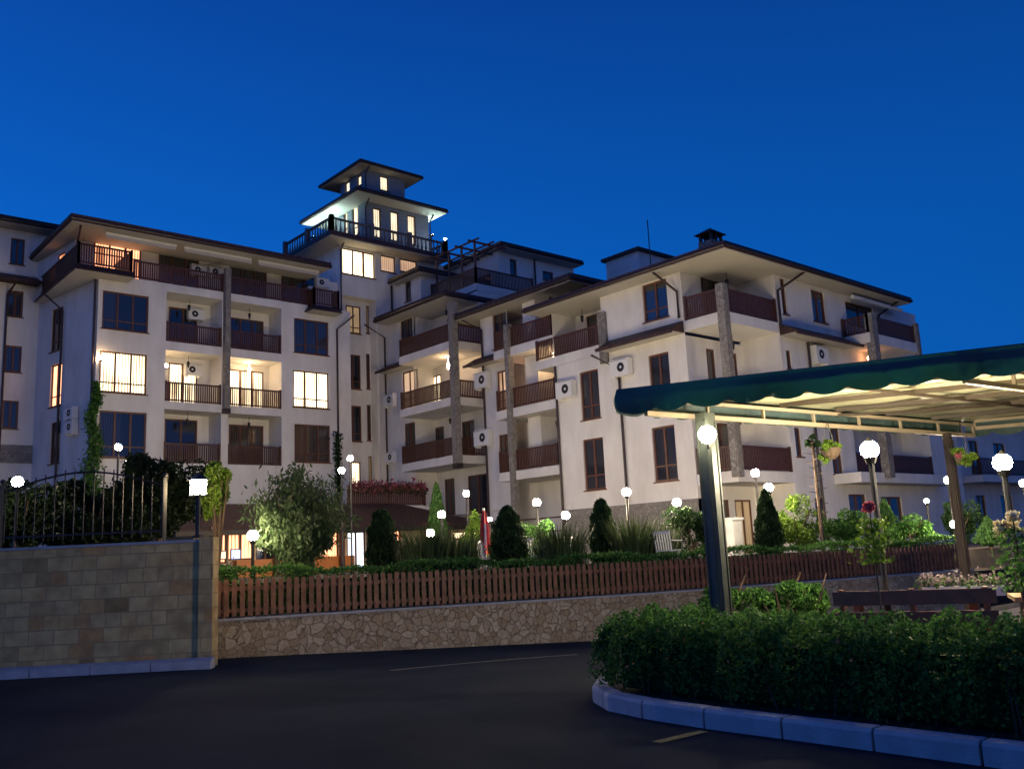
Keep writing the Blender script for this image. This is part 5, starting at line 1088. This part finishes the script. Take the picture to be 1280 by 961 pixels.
# ================================================================== BENCHES, TABLES, CHAIRS, PARASOL
bw = mat('bench_wood', (0.17, 0.058, 0.032), 0.45, noise=.3, nscale=7)
def bench(a, b, lab, back=True, zf=.13):
    a = Vector((a[0], a[1], zf)); b = Vector((b[0], b[1], zf)); d = (b-a).normalized(); nn = Vector((-d.y, d.x, 0)); nn = nn if nn.dot(fh) > 0 else -nn
    t = thing('bench', (a+b)/2, lab, 'bench', 'wooden benches and tables under the canopy')
    m = MB(); [m.bar(a+nn*(.05+.13*i)+UP*.44, b+nn*(.05+.13*i)+UP*.44, .115, .04) for i in range(4)]; obj('seat', m, bw, t)
    if back:
        for z in (.62, .84): obj('back_board', MB().bar(a-nn*(.02+z*.06)+UP*z, b-nn*(.02+z*.06)+UP*z, .035, .15), bw, t)
    for u in (.06, .5, .94):
        q = a+(b-a)*u; m = MB(); m.bar(q+nn*.05, q+nn*.05+UP*.42, .06); m.bar(q+nn*.44, q+nn*.44+UP*.42, .06); m.bar(q+nn*.03+UP*.39, q+nn*.46+UP*.39, .05); 
        if back: m.bar(q+UP*.42, q-nn*.055+UP*.93, .05)
        obj('leg', m, bw, t)
def table(a, b, lab, zf=.13, w=.75):
    a = Vector((a[0], a[1], zf)); b = Vector((b[0], b[1], zf)); d = (b-a).normalized(); nn = Vector((-d.y, d.x, 0)); nn = nn if nn.dot(fh) > 0 else -nn
    t = thing('table', (a+b)/2+nn*w/2, lab, 'table', 'wooden benches and tables under the canopy'); m = MB(); k_ = 5
    for i in range(k_): m.bar(a+nn*(w*(i+.5)/k_)+UP*.75, b+nn*(w*(i+.5)/k_)+UP*.75, w/k_-.012, .045)
    obj('tabletop', m, mat('light_wood', (.42, .30, .16), .4, noise=.2, nscale=6), t)
    for u in (.1, .9):
        q = a+(b-a)*u; m = MB(); m.bar(q+nn*.08, q+nn*.2+UP*.72, .07); m.bar(q+nn*(w-.08), q+nn*(w-.2)+UP*.72, .07); m.bar(q+nn*.1+UP*.35, q+nn*(w-.1)+UP*.35, .05); obj('leg', m, bw, t)
B0 = at_d(1040, 732, 10.2); B1_ = at_d(1243, 730, 9.6); bench(B0, B1_, 'long brown slatted bench seen from behind over the hedge under the canopy'); bd = (B1_-B0); bd.z = 0; bd.normalize(); bn = Vector((-bd.y, bd.x, 0)); bn = bn if bn.dot(fh) > 0 else -bn
table(B0+bn*.62+bd*.05, B1_+bn*.62, 'light wooden table in front of the long bench under the canopy')
bench(B1_+bn*1.9, B0+bn*1.9+bd*.1, 'brown bench on the far side of the light wooden table', False)
C0 = B1_+bd*.22; bench(C0, C0+bd*1.7, 'brown slatted bench cut off by the right edge of the photo'); table(C0+bn*.62, C0+bn*.62+bd*1.7, 'light wooden table at the right edge of the photo')
def planter(x, y, D, w, lab, mt, n=160, zt_=.90):
    q = at_d(x, y, D); b = Vector((q.x, q.y, zt_)); t = thing('flower_pot', b, lab, 'flower pot', 'flower pots on the tables'); m = MB(); a_ = b-bd*w/2; c_ = b+bd*w/2
    m.bar(a_+UP*.06, c_+UP*.06, .13, .12); obj('pot', m, white_m if mt else concrete, t)
    obj('flowers', leaves(np.array(b)+np.array(bd)*RNG.uniform(-w/2, w/2, n)[:, None]+np.stack([RNG.normal(size=n)*.03, RNG.normal(size=n)*.03, .16+RNG.normal(size=n)*.05], 1), .04, .8), leaf_mat('pale_petals', (.30, .22, .24), (.48, .40, .38)), t)
    obj('leaves', leaves(np.array(b)+np.array(bd)*RNG.uniform(-w/2, w/2, n)[:, None]+np.stack([RNG.normal(size=n)*.03, RNG.normal(size=n)*.03, .13+RNG.normal(size=n)*.03], 1), .04, .5), G_HEDGE, t)
T0 = B0+bn*.95
for (u, w, lab) in ((.62, .14, 'small white flower pot left on the light table'), (.78, .28, 'white trough of flowers at the middle of the light table'), (1.0, .34, 'trough of pale flowers at the right end of the light table')):
    q = T0+(B1_-B0)*u; planter(0, 0, 1, w, lab, 1) if False else None
    b = Vector((q.x, q.y, .905)); t = thing('flower_pot', b, lab, 'flower pot', 'flower pots on the tables'); n = 170
    obj('pot', MB().bar(b-bd*w/2+UP*.055, b+bd*w/2+UP*.055, .12, .11), white_m, t)
    rnd = lambda s_: np.array(b)+np.array(bd)*RNG.uniform(-w/2, w/2, n)[:, None]+np.stack([RNG.normal(size=n)*.03, RNG.normal(size=n)*.03, s_+RNG.normal(size=n)*.04], 1)
    obj('flowers', leaves(rnd(.17), .035, .8), leaf_mat('pale_petals', (.30, .22, .24), (.48, .40, .38)), t); obj('leaves', leaves(rnd(.13), .04, .5), G_HEDGE, t)
def chair(b, rz, lab, first=[None]):
    if first[0] is None:
        t = thing('garden_chair', (0, 0, 0), lab, 'chair', 'white garden chairs'); c_ = white_m
        m = MB(); m.box(-.22, -.2, .40, .22, .22, .43); m.box(-.24, -.2, .43, -.215, .22, .435); obj('seat', m, c_, t)
        m = MB(); 
        for i in range(7): x = -.2+i*.066; m.bar((x, .22, .43), (x*1.05, .30, .84), .04, .015)
        m.bar((-.23, .305, .84), (.23, .305, .84), .03, .06); obj('backrest', m, c_, t)
        for sx_ in (-1, 1):
            for sy_ in (-1, 1): obj('leg', MB().tube([(sx_*.24, sy_*.22+.02, 0), (sx_*.20, sy_*.18+.02, .4)], .018, 6), c_, t)
            obj('armrest', MB().bar((sx_*.25, -.2, .64), (sx_*.25, .26, .66), .05, .02), c_, t)
        first[0] = t; t.location = b; t.rotation_euler = (0, 0, rz); return
    copy_thing(first[0], b, lab, rz)
for (x, D, rz, lab) in ((614, 23.2, .3, 'white garden chair at the foot of the closed red parasol'), (662, 23.5, 1.2, 'white garden chair just right of the plump conifer'), (684, 23.2, 2.6, 'white garden chair half hidden in the grasses below the middle lamps'), (724, 23.5, -.6, 'white garden chair left of the slim conifer'), (836, 22.3, .9, 'white garden chair below the lamp left of the canopy post')):
    chair(gp(x, D), rz+HEAD, lab)
b = gp(607, 24.2); zt_ = hpx(607, 638, 24.2); t = thing('parasol', b, 'closed red parasol with a white stripe standing left of the plump conifer', 'parasol')
obj('pole', MB().tube([b+UP*.1, (b.x, b.y, zt_+.06)], .024, 8), white_m, t); obj('base', MB().tube([b, b+UP*.1], [.25, .22], 14), concrete, t)
m = MB(); n = 20; R_ = [(.0, .03), (.2, .07), (.45, .10), (.8, .115), (1.0, .13)]
for u, r in R_:
    z = zt_-u*1.12; m.v += [(b.x+r*(1+.35*sin(5*2*pi*k_/n))*cos(2*pi*k_/n), b.y+r*(1+.35*sin(5*2*pi*k_/n))*sin(2*pi*k_/n), z) for k_ in range(n)]
m.f = [(j*n+k_, j*n+(k_+1) % n, (j+1)*n+(k_+1) % n, (j+1)*n+k_) for j in range(4) for k_ in range(n)]; obj('cloth', m, mat('red_cloth', (.42, .02, .03), .7, noise=.15), t)
d_ = (CAM-b); d_.z = 0; d_.normalize(); u_ = Vector((-d_.y, d_.x, 0)); m = MB(); q = b+d_*.155; m.quad(q+u_*-.02+UP*(zt_-b.z-.9), q+u_*.035+UP*(zt_-b.z-.9), q-d_*.03+u_*.045+UP*(zt_-b.z-.35), q-d_*.03-u_*.0+UP*(zt_-b.z-.35)); obj('stripe', m, white_m, t)
# stone gate pier by the ground floor entrance
b = gp(917, 27); t = thing('stone_pier', b, 'short pale stone pier by the entrance of the corner block right of the canopy post', 'pier'); obj('shaft', MB().box(b.x-.22, b.y-.22, 1.05, b.x+.22, b.y+.22, 2.2), concrete, t); obj('cap', MB().box(b.x-.27, b.y-.27, 2.203, b.x+.27, b.y+.27, 2.28), concrete, t)
